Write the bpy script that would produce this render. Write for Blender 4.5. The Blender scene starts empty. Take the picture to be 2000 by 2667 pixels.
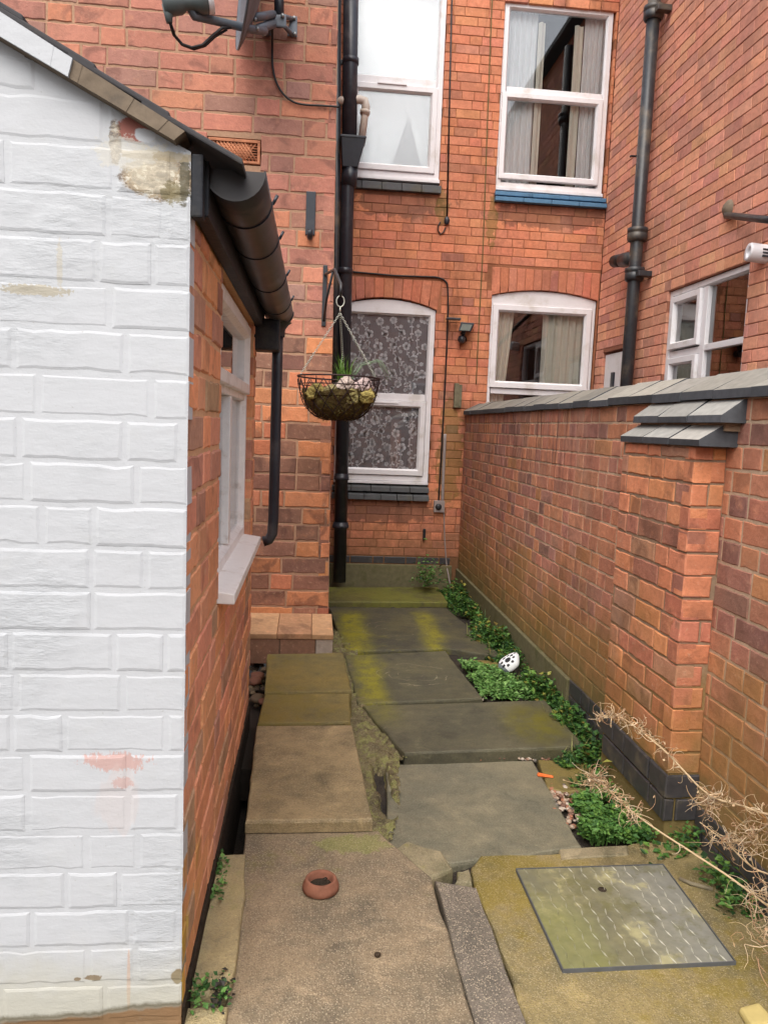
import bpy, bmesh, math, random
from mathutils import Vector, Matrix, noise as mnoise
R = random.Random(7)
S = bpy.context.scene
COL = S.collection
# ------------------------------------------------------------ camera (eye at the origin, +Y down the passage, ground near z = -1.35)
F = 2002.0
def _n(v): return Vector(v).normalized()
_fw = _n(((810-1000)/F, -(1105-1333.5)/F, 1.0))
_up = -_n(((275-1000)/F, -(19477-1333.5)/F, 1.0))
_up = (_up-_fw*_up.dot(_fw)).normalized()
_rt = -_fw.cross(_up)
if _rt.x < 0: _rt = -_rt
def ray(px, py):
    c = Vector(((px-1000)/F, -(py-1333.5)/F, 1.0))
    return Vector((c.dot(_rt), c.dot(_fw), c.dot(_up)))
def aX(px, py, v): r = ray(px, py); return r*(v/r.x)
def aY(px, py, v): r = ray(px, py); return r*(v/r.y)
def aZ(px, py, v): r = ray(px, py); return r*(v/r.z)
cd = bpy.data.cameras.new('camera'); cam = bpy.data.objects.new('camera', cd); COL.objects.link(cam)
cam.matrix_world = Matrix(((_rt.x, _rt.y, -_rt.z, 0), (_fw.x, _fw.y, -_fw.z, 0), (_up.x, _up.y, -_up.z, 0), (0, 0, 0, 1)))
cd.sensor_fit = 'HORIZONTAL'; cd.sensor_width = 36; cd.lens = 36*F/2000; cd.clip_start = .02; cd.clip_end = 300
S.camera = cam
YB, XG, XL, YW, YD, XN = 6.6, 1.319, -.241, 1.55, 4.45, 2.445
TOP = 3.9
# ------------------------------------------------------------ objects
def tag(o, label=None, cat=None, group=None, kind=None):
    if label: o['label'] = label
    if cat: o['category'] = cat
    if group: o['group'] = group
    if kind: o['kind'] = kind
    return o
def empty(name, loc, label, cat, group=None):
    o = bpy.data.objects.new(name, None); COL.objects.link(o); o.location = loc; o.empty_display_size = .05
    return tag(o, label, cat, group)
def wloc(o):
    v = Vector((0, 0, 0))
    while o: v = v+Vector(o.location); o = o.parent
    return v
class MB:
    def __init__(s): s.v = []; s.f = []; s.c = []; s.sm = []; s.cur = (1, 1, 1); s.smooth = False
    def add(s, vs, fs, col=None):
        b = len(s.v); s.v += [tuple(p) for p in vs]
        for f in fs: s.f.append(tuple(b+i for i in f)); s.c.append(col or s.cur); s.sm.append(s.smooth)
    def box(s, a, b, col=None, ch=0.0):
        x0, y0, z0 = [min(p, q) for p, q in zip(a, b)]; x1, y1, z1 = [max(p, q) for p, q in zip(a, b)]
        s.hexa([(x0, y0, z0), (x1, y0, z0), (x1, y1, z0), (x0, y1, z0), (x0, y0, z1), (x1, y0, z1), (x1, y1, z1), (x0, y1, z1)], col, ch)
    def hexa(s, p, col=None, ch=0.0):
        if ch <= 0:
            s.add(p, [(0, 3, 2, 1), (4, 5, 6, 7), (0, 1, 5, 4), (1, 2, 6, 5), (2, 3, 7, 6), (3, 0, 4, 7)], col); return
        bm = bmesh.new(); vs = [bm.verts.new(q) for q in p]
        for f in [(0, 3, 2, 1), (4, 5, 6, 7), (0, 1, 5, 4), (1, 2, 6, 5), (2, 3, 7, 6), (3, 0, 4, 7)]: bm.faces.new([vs[i] for i in f])
        bmesh.ops.bevel(bm, geom=bm.edges[:], offset=ch, segments=2, profile=.6, affect='EDGES')
        bm.verts.index_update(); s.add([v.co[:] for v in bm.verts], [[v.index for v in f.verts] for f in bm.faces], col); bm.free()
    def tube(s, pts, r, seg=10, col=None, cap=True, closed=False):
        pts = [Vector(p) for p in pts]; n = len(pts); rr = r if isinstance(r, (list, tuple)) else [r]*n
        vs = []; prev = None
        for i, p in enumerate(pts):
            if closed: t = pts[(i+1) % n]-pts[i-1]
            else: t = pts[min(i+1, n-1)]-pts[max(i-1, 0)]
            t.normalize()
            if prev is None:
                a = Vector((0, 0, 1)) if abs(t.z) < .9 else Vector((1, 0, 0)); x = t.cross(a).normalized()
            else: x = (prev-t*prev.dot(t)).normalized()
            prev = x; y = t.cross(x)
            for k in range(seg):
                w = 2*math.pi*k/seg; vs.append(p+(x*math.cos(w)+y*math.sin(w))*rr[i])
        fs = []
        for i in range(n if closed else n-1):
            for k in range(seg):
                a = i*seg+k; b = i*seg+(k+1) % seg; c = ((i+1) % n)*seg; fs.append((a, b, c+(k+1) % seg, c+k))
        if cap and not closed: fs += [tuple(range(seg))[::-1], tuple(range((n-1)*seg, n*seg))]
        sm = s.smooth; s.smooth = True; s.add(vs, fs, col); s.smooth = sm
    def lathe(s, c, prof, seg=20, col=None, axis=(0, 0, 1)):
        c = Vector(c); ax = Vector(axis).normalized(); a = Vector((1, 0, 0)) if abs(ax.x) < .9 else Vector((0, 1, 0))
        x = ax.cross(a).normalized(); y = ax.cross(x); vs = []
        for r, h in prof:
            for k in range(seg):
                w = 2*math.pi*k/seg; vs.append(c+ax*h+(x*math.cos(w)+y*math.sin(w))*r)
        fs = [(i*seg+k, i*seg+(k+1) % seg, (i+1)*seg+(k+1) % seg, (i+1)*seg+k) for i in range(len(prof)-1) for k in range(seg)]
        sm = s.smooth; s.smooth = True; s.add(vs, fs, col); s.smooth = sm
    def blob(s, c, rad, col=None, jit=.18, sub=2, seed=None):
        bm = bmesh.new(); bmesh.ops.create_icosphere(bm, subdivisions=sub, radius=1); o = Vector((R.random()*50, R.random()*50, R.random()*50))
        vs = [Vector((v.co.x*rad[0], v.co.y*rad[1], v.co.z*rad[2]))*(1+jit*mnoise.noise(v.co*1.3+o))+Vector(c) for v in bm.verts]
        bm.verts.index_update(); sm = s.smooth; s.smooth = True
        s.add(vs, [[v.index for v in f.verts] for f in bm.faces], col); s.smooth = sm; bm.free()
    def rough(s, c, rad, col, amp=.25, sub=4):
        bm = bmesh.new(); bmesh.ops.create_icosphere(bm, subdivisions=sub, radius=1); o = Vector((R.random()*50, R.random()*50, R.random()*50)); vs = []
        for v in bm.verts:
            d = 1+amp*mnoise.noise(v.co*1.2+o)+amp*.5*mnoise.noise(v.co*3+o)+amp*.28*mnoise.noise(v.co*8+o)
            vs.append(Vector((v.co.x*rad[0], v.co.y*rad[1], v.co.z*rad[2]))*d+Vector(c))
        bm.verts.index_update(); s.add(vs, [[v.index for v in f.verts] for f in bm.faces], col); bm.free()
    def build(s, name, mat, parent=None, label=None, recalc=True, attr=True):
        off = wloc(parent) if parent else Vector((0, 0, 0))
        me = bpy.data.meshes.new(name); me.from_pydata([tuple(Vector(p)-off) for p in s.v], [], s.f); me.materials.append(mat)
        if recalc:
            bm = bmesh.new(); bm.from_mesh(me); bmesh.ops.recalc_face_normals(bm, faces=bm.faces[:]); bm.to_mesh(me); bm.free()
        if attr:
            a = me.attributes.new('bcol', 'FLOAT_COLOR', 'FACE')
            a.data.foreach_set('color', [q for c in s.c for q in (c[0], c[1], c[2], 1.0)])
        me.polygons.foreach_set('use_smooth', s.sm)
        o = bpy.data.objects.new(name, me); COL.objects.link(o)
        if parent: o.parent = parent
        if label: o['label'] = label
        return o
def top(mb, name, mat, label, cat, group=None, kind=None, **k):
    """a thing that is one mesh, its origin at its base"""
    c = Vector([sum(p[i] for p in mb.v)/len(mb.v) for i in range(3)]); c.z = min(p[2] for p in mb.v)
    mb.v = [tuple(Vector(p)-c) for p in mb.v]
    o = mb.build(name, mat, **k); o.location = c
    return tag(o, label, cat, group, kind)
# ------------------------------------------------------------ materials
def L(r, g=None, b=None):
    if isinstance(r, str): r, g, b = [int(r[i:i+2], 16) for i in (0, 2, 4)]
    f = lambda u: (u/255/12.92 if u/255 <= .04045 else ((u/255+.055)/1.055)**2.4)
    return (f(r), f(g), f(b))
class G:
    def __init__(s, name):
        s.m = bpy.data.materials.new(name); s.m.use_nodes = True; s.t = s.m.node_tree; s.t.nodes.clear()
        s.out = s.t.nodes.new('ShaderNodeOutputMaterial'); s._p = None
    def n(s, typ, ins=None, **p):
        nd = s.t.nodes.new('ShaderNode'+typ)
        for k, v in p.items(): setattr(nd, k, v)
        for k, v in (ins or {}).items(): s.set(nd.inputs[k], v)
        return nd
    def set(s, i, v):
        if isinstance(v, bpy.types.NodeSocket): s.t.links.new(v, i)
        elif isinstance(v, (tuple, list)) and i.type == 'RGBA' and len(v) == 3: i.default_value = (*v, 1)
        else: i.default_value = v
    def pos(s):
        if not s._p: s._p = s.n('NewGeometry').outputs['Position']
        return s._p
    def xyz(s, v=None):
        q = s.n('SeparateXYZ', {0: v or s.pos()}); return q.outputs[0], q.outputs[1], q.outputs[2]
    def scl(s, sc, loc=(0, 0, 0), v=None): return s.n('Mapping', {'Vector': v or s.pos(), 'Scale': sc, 'Location': loc}).outputs[0]
    def noise(s, sc, det=3, rough=.55, v=None, dist=0): return s.n('TexNoise', {'Vector': v or s.pos(), 'Scale': sc, 'Detail': det, 'Roughness': rough, 'Distortion': dist}).outputs['Fac']
    def vor(s, sc, v=None, feat='F1', out='Distance', rnd=1): return s.n('TexVoronoi', {'Vector': v or s.pos(), 'Scale': sc, 'Randomness': rnd}, feature=feat).outputs[out]
    def math(s, op, a, b=0.0, c=0.0, clamp=False):
        nd = s.n('Math', operation=op, use_clamp=clamp); s.set(nd.inputs[0], a); s.set(nd.inputs[1], b); s.set(nd.inputs[2], c); return nd.outputs[0]
    def mul(s, a, b): return s.math('MULTIPLY', a, b)
    def mad(s, a, b, c): return s.math('MULTIPLY_ADD', a, b, c)
    def step(s, x, a, b, lo=0.0, hi=1.0):
        nd = s.n('MapRange', {'Value': x, 'From Min': a, 'From Max': b, 'To Min': lo, 'To Max': hi}, interpolation_type='SMOOTHSTEP'); return nd.outputs[0]
    def mix(s, f, a, b, mode='MIX'):
        nd = s.n('MixRGB', blend_type=mode); s.set(nd.inputs[0], f); s.set(nd.inputs[1], a); s.set(nd.inputs[2], b); return nd.outputs[0]
    def grey(s, v): return s.n('CombineXYZ', {0: v, 1: v, 2: v}).outputs[0]
    def spot(s, x, z, rx, rz, nz=None, amp=.6, axes=(0, 2)):
        q = s.xyz(); a = s.math('DIVIDE', s.math('SUBTRACT', q[axes[0]], x), rx); b = s.math('DIVIDE', s.math('SUBTRACT', q[axes[1]], z), rz)
        d = s.math('SQRT', s.math('ADD', s.mul(a, a), s.mul(b, b)))
        if nz: d = s.math('ADD', d, s.mad(nz, amp*2, -amp))
        return s.step(d, .8, 1.0, 1, 0)
    def bump(s, h, st=.5, d=.005): return s.n('Bump', {'Height': h, 'Strength': st, 'Distance': d}).outputs[0]
    def bsdf(s, col, rough=.8, nrm=None, metal=0.0, spec=.3, **k):
        b = s.n('BsdfPrincipled', {'Base Color': col, 'Roughness': rough, 'Metallic': metal, 'Specular IOR Level': spec, **k})
        if nrm: s.set(b.inputs['Normal'], nrm)
        s.t.links.new(b.outputs[0], s.out.inputs[0]); return b
def plain(name, col, rough=.6, metal=0.0, spec=.35, var=.25, sc=30, bump=.15, bd=.002, dirt=None, dsc=6):
    g = G(name); n = g.noise(sc, 4); n2 = g.noise(dsc, 5, .65)
    c = g.mix(1, col, g.grey(g.math('ADD', g.mad(n, var*2, 1-var), g.mad(n2, var, -var*.5))), 'MULTIPLY')
    if dirt: c = g.mix(g.mul(g.step(n2, .5, .72), .7), c, dirt)
    g.bsdf(c, g.mad(n2, .3, rough-.15), g.bump(n, bump, bd), metal, spec); return g.m
def brickmat(name, fn=None, var=.3, scorch=.55, mort=False, rough=.88, bd=.004, dark=L(84, 60, 54), smear=L(190, 160, 134), kiss=.5):
    g = G(name); a = g.n('Attribute', attribute_name='bcol').outputs['Color']
    # each brick gets its own piece of the noise: its colour shifts the lookup
    off = g.n('VectorMath', {0: a, 1: (173.0, 291.0, 407.0)}, operation='MULTIPLY').outputs[0]
    pv = g.n('VectorMath', {0: g.pos(), 1: off}, operation='ADD').outputs[0]
    n1 = g.noise(11, 5, .62, pv); n2 = g.noise(110, 3, .6); n3 = g.noise(2.2, 4, .6); n4 = g.noise(38, 5, .7, pv); n6 = g.noise(6.5, 4, .55, pv, .6)
    c = g.mix(1, a, g.grey(g.mad(n1, var*2, 1-var)), 'MULTIPLY')
    c = g.mix(1, c, g.grey(g.mad(n3, .5, .75)), 'MULTIPLY')
    n7 = g.noise(.9, 5, .65)
    c = g.mix(g.mul(g.step(n7, .5, .68), .22), c, L(150, 118, 100))
    if scorch: c = g.mix(g.mul(g.step(n6, .54, .66), scorch), c, dark)
    c = g.mix(g.mul(g.step(n1, .56, .74), .3), c, L(226, 160, 118))
    c = g.mix(1, c, g.grey(g.mad(n4, .7, .65)), 'MULTIPLY')
    c = g.mix(g.mul(g.step(g.math('ADD', g.mul(n4, .6), g.mul(n2, .4)), .56, .66), kiss), c, smear)
    c = g.mix(g.step(n2, .36, .2, 0, .55), c, L(66, 44, 38))
    c = g.mix(g.mul(g.step(g.noise(5, 5, .7), .6, .75), .35), c, L(112, 82, 66))
    if fn: c = fn(g, c, (n1, n2, n3, n4))
    h = g.math('ADD', g.mul(n2, .5), g.math('ADD', g.mul(n4, 1.1), g.mul(n1, .9)))
    g.bsdf(c, rough, g.bump(h, .7, bd), 0, .22); return g.m
# stains that belong to the brickwork itself
def st_back(g, c, n):
    x, y, z = g.xyz()
    m = g.mul(g.step(g.noise(3, 5, .6, g.scl((2.2, 2, .5))), .52, .72), .55)
    c = g.mix(m, c, L(96, 62, 46))
    c = g.mix(g.mul(g.step(g.math('ADD', z, g.mad(n[0], .5, -.25)), -.75, -1.15), .6), c, L(104, 84, 58))
    soot = g.math('MAXIMUM', g.math('MAXIMUM', g.spot(.68, 1.86, .45, .13, n[0], .8), g.spot(1.95, 1.84, .55, .12, n[0], .8)), g.spot(.65, -.72, .5, .12, n[0], .8))
    c = g.mix(g.mul(soot, .6), c, L(104, 76, 64))
    c = g.mix(g.mul(g.step(g.noise(1.7, 5, .7, g.scl((1, 1, .8), (7, 1, 2))), .54, .72), .35), c, L(206, 152, 124))
    gr = g.math('MAXIMUM', g.spot(1.47, 1.78, .05, .22, n[0], .9), g.spot(1.04, 1.85, .06, .15, n[0], .9))
    gr = g.math('MAXIMUM', gr, g.spot(1.2, -.2, .12, .5, n[0], 1.1))
    c = g.mix(g.mul(gr, .5), c, L(96, 96, 40))
    return c
def st_wing(g, c, n):
    x, y, z = g.xyz()
    c = g.mix(g.mul(g.step(g.noise(1.6, 5, .65, g.scl((1, 1, .6))), .5, .7), .4), c, L(158, 112, 100))
    c = g.mix(g.mul(g.step(g.noise(2.3, 5, .7, g.scl((1, 1, .5), (4, 2, 1))), .54, .72), .35), c, L(216, 168, 140))
    return c
def st_dish(g, c, n):
    x, y, z = g.xyz()
    c = g.mix(g.mul(g.step(g.math('ADD', z, g.mad(n[2], 1.2, -.6)), .5, 1.4), .35), c, L(160, 112, 100))
    c = g.mix(g.mul(g.step(g.noise(2.4, 5, .7, g.scl((1, 1, .6))), .52, .7), .35), c, L(128, 100, 84))
    return c
def st_garden(g, c, n):
    x, y, z = g.xyz()
    top_ = g.mul(g.step(z, -.45, .05), g.step(y, 3.2, 4.2))
    streak = g.step(g.noise(7, 3, .6, g.scl((1, 3.2, .22))), .5, .62)
    c = g.mix(g.mul(g.mul(top_, streak), .5), c, L(148, 118, 108))
    c = g.mix(g.mul(g.mul(top_, g.step(g.noise(9, 3, .6, g.scl((1, 3, .2), (3, 7, 1))), .5, .64)), .6), c, L(76, 44, 40))
    c = g.mix(g.mul(g.step(g.noise(2.6, 5, .7, g.scl((1, 1, .7), (1, 5, 2))), .52, .68), .45), c, L(172, 138, 118))
    c = g.mix(g.mul(g.step(g.noise(2.1, 5, .7, g.scl((1, 1, .8), (7, 5, 2))), .54, .7), .4), c, L(106, 74, 60))
    mm = g.mul(g.step(g.math('ADD', z, g.mad(n[2], .9, -.45)), -.55, -1.05), .62)
    c = g.mix(mm, c, L(138, 110, 52))
    c = g.mix(g.mul(g.step(g.math('ADD', z, g.mad(n[0], .4, -.2)), -1.0, -1.2), .5), c, L(104, 102, 62))
    return c
def st_side(g, c, n):
    x, y, z = g.xyz()
    m = g.mul(g.step(z, -.8, -1.1), g.step(y, 1.9, 1.62))
    c = g.mix(g.mul(g.mul(m, g.step(g.noise(5, 4, .6), .42, .6)), .8), c, L(200, 170, 50))
    c = g.mix(g.mul(g.step(g.noise(16, 4, .6), .62, .76), .6), c, L(214, 180, 150))
    return c
M = {}
M['b_back'] = brickmat('orange brick', st_back, .2, .16, kiss=.25)
M['b_wing'] = brickmat('wing brick', st_wing, .16, .14, kiss=.2)
M['b_dish'] = brickmat('soft red brick', st_dish, .24, .55, kiss=.4)
M['b_gard'] = brickmat('old red brick', st_garden, .26, .3, kiss=.35)
M['b_pier'] = brickmat('pier brick', st_garden, .3, .4, kiss=.5)
M['b_side'] = brickmat('side brick', st_side, .22, .3, kiss=.5)
M['b_step'] = brickmat('worn step brick', None, .35, .35, kiss=.6)
M['b_blue'] = plain('blue engineering brick', L(62, 60, 62), .5, 0, .5, .35, 30, .4, .003, L(110, 100, 82), 9)
def mortar(name, col, fn=None):
    g = G(name); n = g.noise(60, 4, .7); n2 = g.noise(4, 4)
    c = g.mix(1, col, g.grey(g.math('ADD', g.mad(n, .6, .5), g.mad(n2, .5, -.05))), 'MULTIPLY')
    if fn: c = fn(g, c, (n2, n, n2, n))
    g.bsdf(c, .95, g.bump(n, .8, .004), 0, .1); return g.m
M['m_back'] = mortar('dark thin mortar', L(150, 100, 74), st_back)
M['m_wing'] = mortar('dark thin wing mortar', L(150, 100, 80), st_wing)
M['m_dish'] = mortar('tan mortar', L(168, 134, 110))
M['m_gard'] = mortar('pale mortar', L(190, 164, 138), st_garden)
M['m_pier'] = mortar('grey mortar', L(150, 128, 106), st_garden)
M['m_side'] = mortar('sandy mortar', L(214, 170, 132))
def pxw(px, py): p = aY(px, py, YW); return p.x, p.z
def whitepaint():
    g = G('white masonry paint'); n1 = g.noise(9, 5, .65); n2 = g.noise(55, 5, .65); n3 = g.noise(3, 4, .6); n5 = g.noise(160, 3, .6)
    c = g.mix(g.step(n3, .35, .7), L(196, 198, 201), L(187, 190, 193))
    c = g.mix(g.mul(g.step(n1, .55, .8), .25), c, L(190, 190, 182))
    x, y, z = g.xyz()
    # bare patches and stains with a shape of their own
    def sp(px, py, rx, ry, col, f=1.0, nz=n1, amp=.7):
        nonlocal c
        X, Z = pxw(px, py); c = g.mix(g.mul(g.spot(X, Z, rx, rz_(ry), nz, amp), f), c, col)
    rz_ = lambda v: v
    fl = g.noise(48, 5, .75, g.scl((1, 1, 1.4))); f2 = g.noise(22, 5, .7); fk = g.mix(g.step(fl, .44, .52), L(104, 88, 72), g.mix(g.step(fl, .54, .6), L(168, 150, 124), L(212, 204, 184)))
    sp(352, 338, .036, .026, L(160, 98, 86), 1, f2, .8); sp(378, 352, .02, .014, L(205, 207, 210), 1, f2, .6)
    sp(412, 462, .076, .044, fk, 1, fl, .5); sp(395, 440, .05, .05, L(206, 198, 178), .55, fl, 1.1)
    sp(455, 500, .028, .022, L(122, 112, 78), .8, fl, 1.0); sp(480, 470, .011, .05, L(92, 86, 66), .85, fl, .8)
    sp(420, 405, .085, .010, L(176, 160, 130), .8, fl, .9); sp(300, 370, .012, .045, fk, .8, fl, .8); sp(330, 400, .06, .03, L(206, 202, 190), .6, fl, 1.2)
    sp(90, 755, .07, .011, L(170, 160, 136), .75, n5, .8)
    sp(155, 690, .006, .05, L(190, 184, 170), .7, n5, .8)
    sp(300, 1985, .06, .02, L(200, 136, 116), .55, g.noise(90, 4, .8, g.scl((1, 1, .4))), 1.7)
    sp(318, 2040, .02, .012, L(190, 120, 100), .5, g.noise(90, 4, .8), 1.6)
    sp(290, 2090, .05, .07, L(206, 190, 184), .3, g.noise(30, 2, .5, g.scl((1, 1, .1))), 1.0)
    sp(240, 2548, .018, .008, L(96, 62, 44), 1, n2, .8); sp(200, 2552, .008, .005, L(96, 62, 44), 1, n2, .8)
    sp(335, 2560, .004, .09, L(200, 168, 150), .7, n2, .6)
    sp(462, 2545, .014, .02, L(116, 94, 66), 1, n2, .4)
    low = g.mul(g.step(g.math('ADD', z, g.mad(n1, .16, -.08)), -1.08, -1.24), .55)
    c = g.mix(low, c, L(186, 180, 152))
    c = g.mix(g.mul(g.step(n5, .66, .74), .35), c, L(140, 132, 118))
    # ragged lower edge of the paint, brown earth-splashed brick under it
    zz = aY(240, 2628, YW).z
    bare = g.step(g.math('ADD', g.math('ADD', z, g.mul(x, -.06)), g.mad(n1, .05, -.025)), zz+.018, zz+.006)
    brown = g.mix(n1, L(150, 116, 84), L(112, 92, 66))
    c = g.mix(bare, c, brown)
    edge = g.math('SUBTRACT', g.step(g.math('ADD', g.math('ADD', z, g.mul(x, -.06)), g.mad(n1, .05, -.025)), zz+.03, zz+.016), bare, clamp=True)
    c = g.mix(g.mul(edge, .8), c, L(84, 74, 44))
    c = g.mix(g.mul(g.step(g.noise(70, 4, .75), .6, .7), g.mul(g.step(n3, .45, .7), .5)), c, L(150, 148, 140))
    h = g.math('ADD', g.mul(g.mul(g.noise(17, 5, .66, g.scl((.6, 1, 1.7))), g.step(n3, .42, .62, .25, 1)), 1.0), g.mul(n1, .5))
    g.bsdf(c, .6, g.bump(h, .5, .009), 0, .35); return g.m
M['white'] = whitepaint()
M['upvc'] = plain('white window plastic', L(226, 224, 226), .35, 0, .5, .06, 20, .03, .001, L(190, 184, 176), 5)
M['paintwood'] = plain('white gloss timber', L(240, 238, 235), .4, 0, .5, .1, 40, .2, .002, L(190, 178, 166), 14)
M['black'] = plain('black plastic', L(40, 43, 51), .38, 0, .5, .35, 25, .08, .001, L(82, 80, 80), 5)
M['iron'] = plain('black painted iron', L(46, 48, 52), .42, 0, .5, .4, 40, .3, .002, L(110, 98, 80), 4)
M['gutter'] = plain('weathered black gutter', L(58, 55, 55), .42, 0, .5, .4, 14, .1, .001, L(104, 92, 82), 5)
M['tar'] = plain('black bitumen paint', L(34, 36, 42), .6, 0, .35, .4, 50, .5, .003, L(70, 66, 60), 9)
M['slate'] = plain('dark slate', L(62, 60, 62), .7, 0, .3, .35, 18, .4, .003, L(92, 84, 70), 7)
M['verge'] = plain('weathered cement verge', L(124, 110, 94), .9, 0, .2, .4, 30, .6, .004, L(86, 80, 74), 12)
M['blue'] = plain('blue painted brick sill', L(84, 124, 156), .6, 0, .3, .25, 25, .3, .002, L(60, 80, 98), 8)
M['sill'] = plain('slate grey brick sill', L(90, 92, 94), .7, 0, .3, .3, 30, .3, .002, L(96, 92, 74), 6)
M['coping'] = plain('weathered coping brick', L(128, 124, 114), .85, 0, .2, .3, 40, .4, .003, L(92, 90, 70), 9)
M['concrete'] = plain('mossy concrete plinth', L(110, 104, 78), .92, 0, .15, .35, 30, .6, .004, L(84, 84, 52), 7)
M['terracotta'] = plain('terracotta', L(186, 124, 92), .85, 0, .2, .25, 30, .4, .002, L(110, 70, 56), 14)
M['steel'] = plain('grey painted steel', L(104, 110, 118), .5, .3, .5, .2, 20, .15, .001, L(84, 84, 84), 9)
M['galv'] = plain('zinc steel', L(150, 152, 152), .4, .7, .5, .2, 40, .15, .001)
M['lnb'] = plain('grey green plastic', L(90, 98, 98), .5, 0, .4, .15, 15, .08, .001)
M['cable'] = plain('black cable', L(32, 28, 28), .5, 0, .4, .2)
M['thinwire'] = plain('green tinged wire', L(104, 96, 58), .6, 0, .3, .3)
M['greycable'] = plain('grey conduit', L(150, 138, 134), .6, 0, .3, .2)
M['ivory'] = plain('ivory plastic pipe', L(206, 196, 184), .45, 0, .45, .15, 12, .06, .001, L(166, 150, 128), 8)
M['pot'] = plain('dusty terracotta pot', L(134, 90, 72), .9, 0, .15, .45, 40, .6, .003, L(104, 74, 60), 18)
M['timber'] = plain('grey weathered timber', L(118, 112, 92), .9, 0, .15, .35, 40, .5, .003, L(72, 72, 54), 12)
M['wire'] = plain('dark rusty wire', L(52, 36, 36), .6, .4, .4, .3, 60, .2, .001)
M['chain'] = plain('galvanised chain', L(176, 178, 166), .35, .6, .5, .2)
M['liner'] = plain('moss and coir liner', L(92, 78, 50), .95, 0, .1, .5, 40, 1.0, .012, L(120, 122, 50), 10)
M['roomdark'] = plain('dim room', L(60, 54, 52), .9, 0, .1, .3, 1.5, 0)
M['netwhite'] = plain('white net curtain', L(238, 240, 240), .9, 0, .1, .08, 9, .1)
M['curtain'] = plain('cream curtain', L(234, 228, 212), .9, 0, .1, .1, 9, .1)
M['soilmat'] = plain('dark soil', L(58, 50, 42), .95, 0, .1, .5, 60, 1.0, .01, L(34, 30, 26), 8)
M['orange'] = plain('orange plastic', L(226, 112, 52), .6, 0, .3, .15)
M['yellowstone'] = plain('yellow sandstone', L(190, 172, 112), .85, 0, .2, .2, 30, .4, .003)
def attrmat(name, rough=.6, spec=.3, trans=0.0, var=.3, sc=40, bump=.2):
    g = G(name); a = g.n('Attribute', attribute_name='bcol').outputs['Color']; n = g.noise(sc, 4)
    c = g.mix(1, a, g.grey(g.mad(n, var*2, 1-var)), 'MULTIPLY')
    b = g.bsdf(c, rough, g.bump(n, bump, .002), 0, spec)
    if trans:
        t = g.n('BsdfTranslucent', {'Color': c}); m = g.n('MixShader', {0: trans, 1: b.outputs[0], 2: t.outputs[0]}); g.t.links.new(m.outputs[0], g.out.inputs[0])
    return g.m
M['leaf'] = attrmat('leaf', .5, .35, .25, .25, 60, .1)
M['capv'] = attrmat('splayed cap brick', .8, .25, 0, .35, 35, .5)
M['pebble'] = attrmat('pebble', .75, .3, 0, .3, 60, .3)
M['straw'] = attrmat('dry straw', .85, .15, .3, .25, 60, .2)
M['stone'] = attrmat('basket stone', .9, .15, 0, .75, 45, 1.0)
M['vcol'] = attrmat('painted', .5, .4, 0, .08, 30, .05)
M['sillv'] = attrmat('coping brick mixed', .82, .22, 0, .3, 35, .4)
def glass(name, refl=.035, tint=(.985, .99, .99)):
    g = G(name); f = g.n('Fresnel', {'IOR': 1.5}).outputs[0]; fac = g.math('ADD', f, refl, clamp=True)
    t = g.n('BsdfTransparent', {'Color': (*tint, 1)}); r = g.n('BsdfGlossy', {'Color': (1, 1, 1, 1), 'Roughness': .006})
    n = g.noise(2.5, 2); g.set(r.inputs['Normal'], g.bump(n, .05, .01))
    m = g.n('MixShader', {0: fac, 1: t.outputs[0], 2: r.outputs[0]}); g.t.links.new(m.outputs[0], g.out.inputs[0]); return g.m
M['glass'] = glass('window glass')
M['glassdark'] = glass('side window glass', .1)
M['glassclear'] = glass('clear window glass', .0)
def frosted():
    g = G('obscure glass'); v = g.vor(170, g.scl((1, 1, 1))); n = g.noise(150, 3)
    nb = g.bump(g.math('ADD', v, n), .35, .002)
    d = g.n('BsdfTranslucent', {'Color': (.8, .86, .88, 1), 'Normal': nb}); w = g.n('BsdfDiffuse', {'Color': (.84, .87, .9, 1), 'Normal': nb})
    t = g.n('BsdfTransparent', {'Color': (.90, .92, .925, 1)}); r = g.n('BsdfGlossy', {'Roughness': .3, 'Color': (1, 1, 1, 1), 'Normal': nb})
    a = g.n('MixShader', {0: .65, 1: d.outputs[0], 2: w.outputs[0]}); b = g.n('MixShader', {0: .92, 1: a.outputs[0], 2: t.outputs[0]})
    c = g.n('MixShader', {0: .18, 1: b.outputs[0], 2: r.outputs[0]}); g.t.links.new(c.outputs[0], g.out.inputs[0]); return g.m
M['frosted'] = frosted()
def net(name, al, col):
    g = G(name); d = g.n('BsdfDiffuse', {'Color': (*col, 1)}); t = g.n('BsdfTransparent'); m = g.n('MixShader', {0: al, 1: t.outputs[0], 2: d.outputs[0]})
    g.t.links.new(m.outputs[0], g.out.inputs[0]); return g.m
M['net'] = net('sheer grey net', .62, L(190, 182, 184))
M['lace'] = net('lace flowers', .98, L(252, 250, 252))
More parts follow.
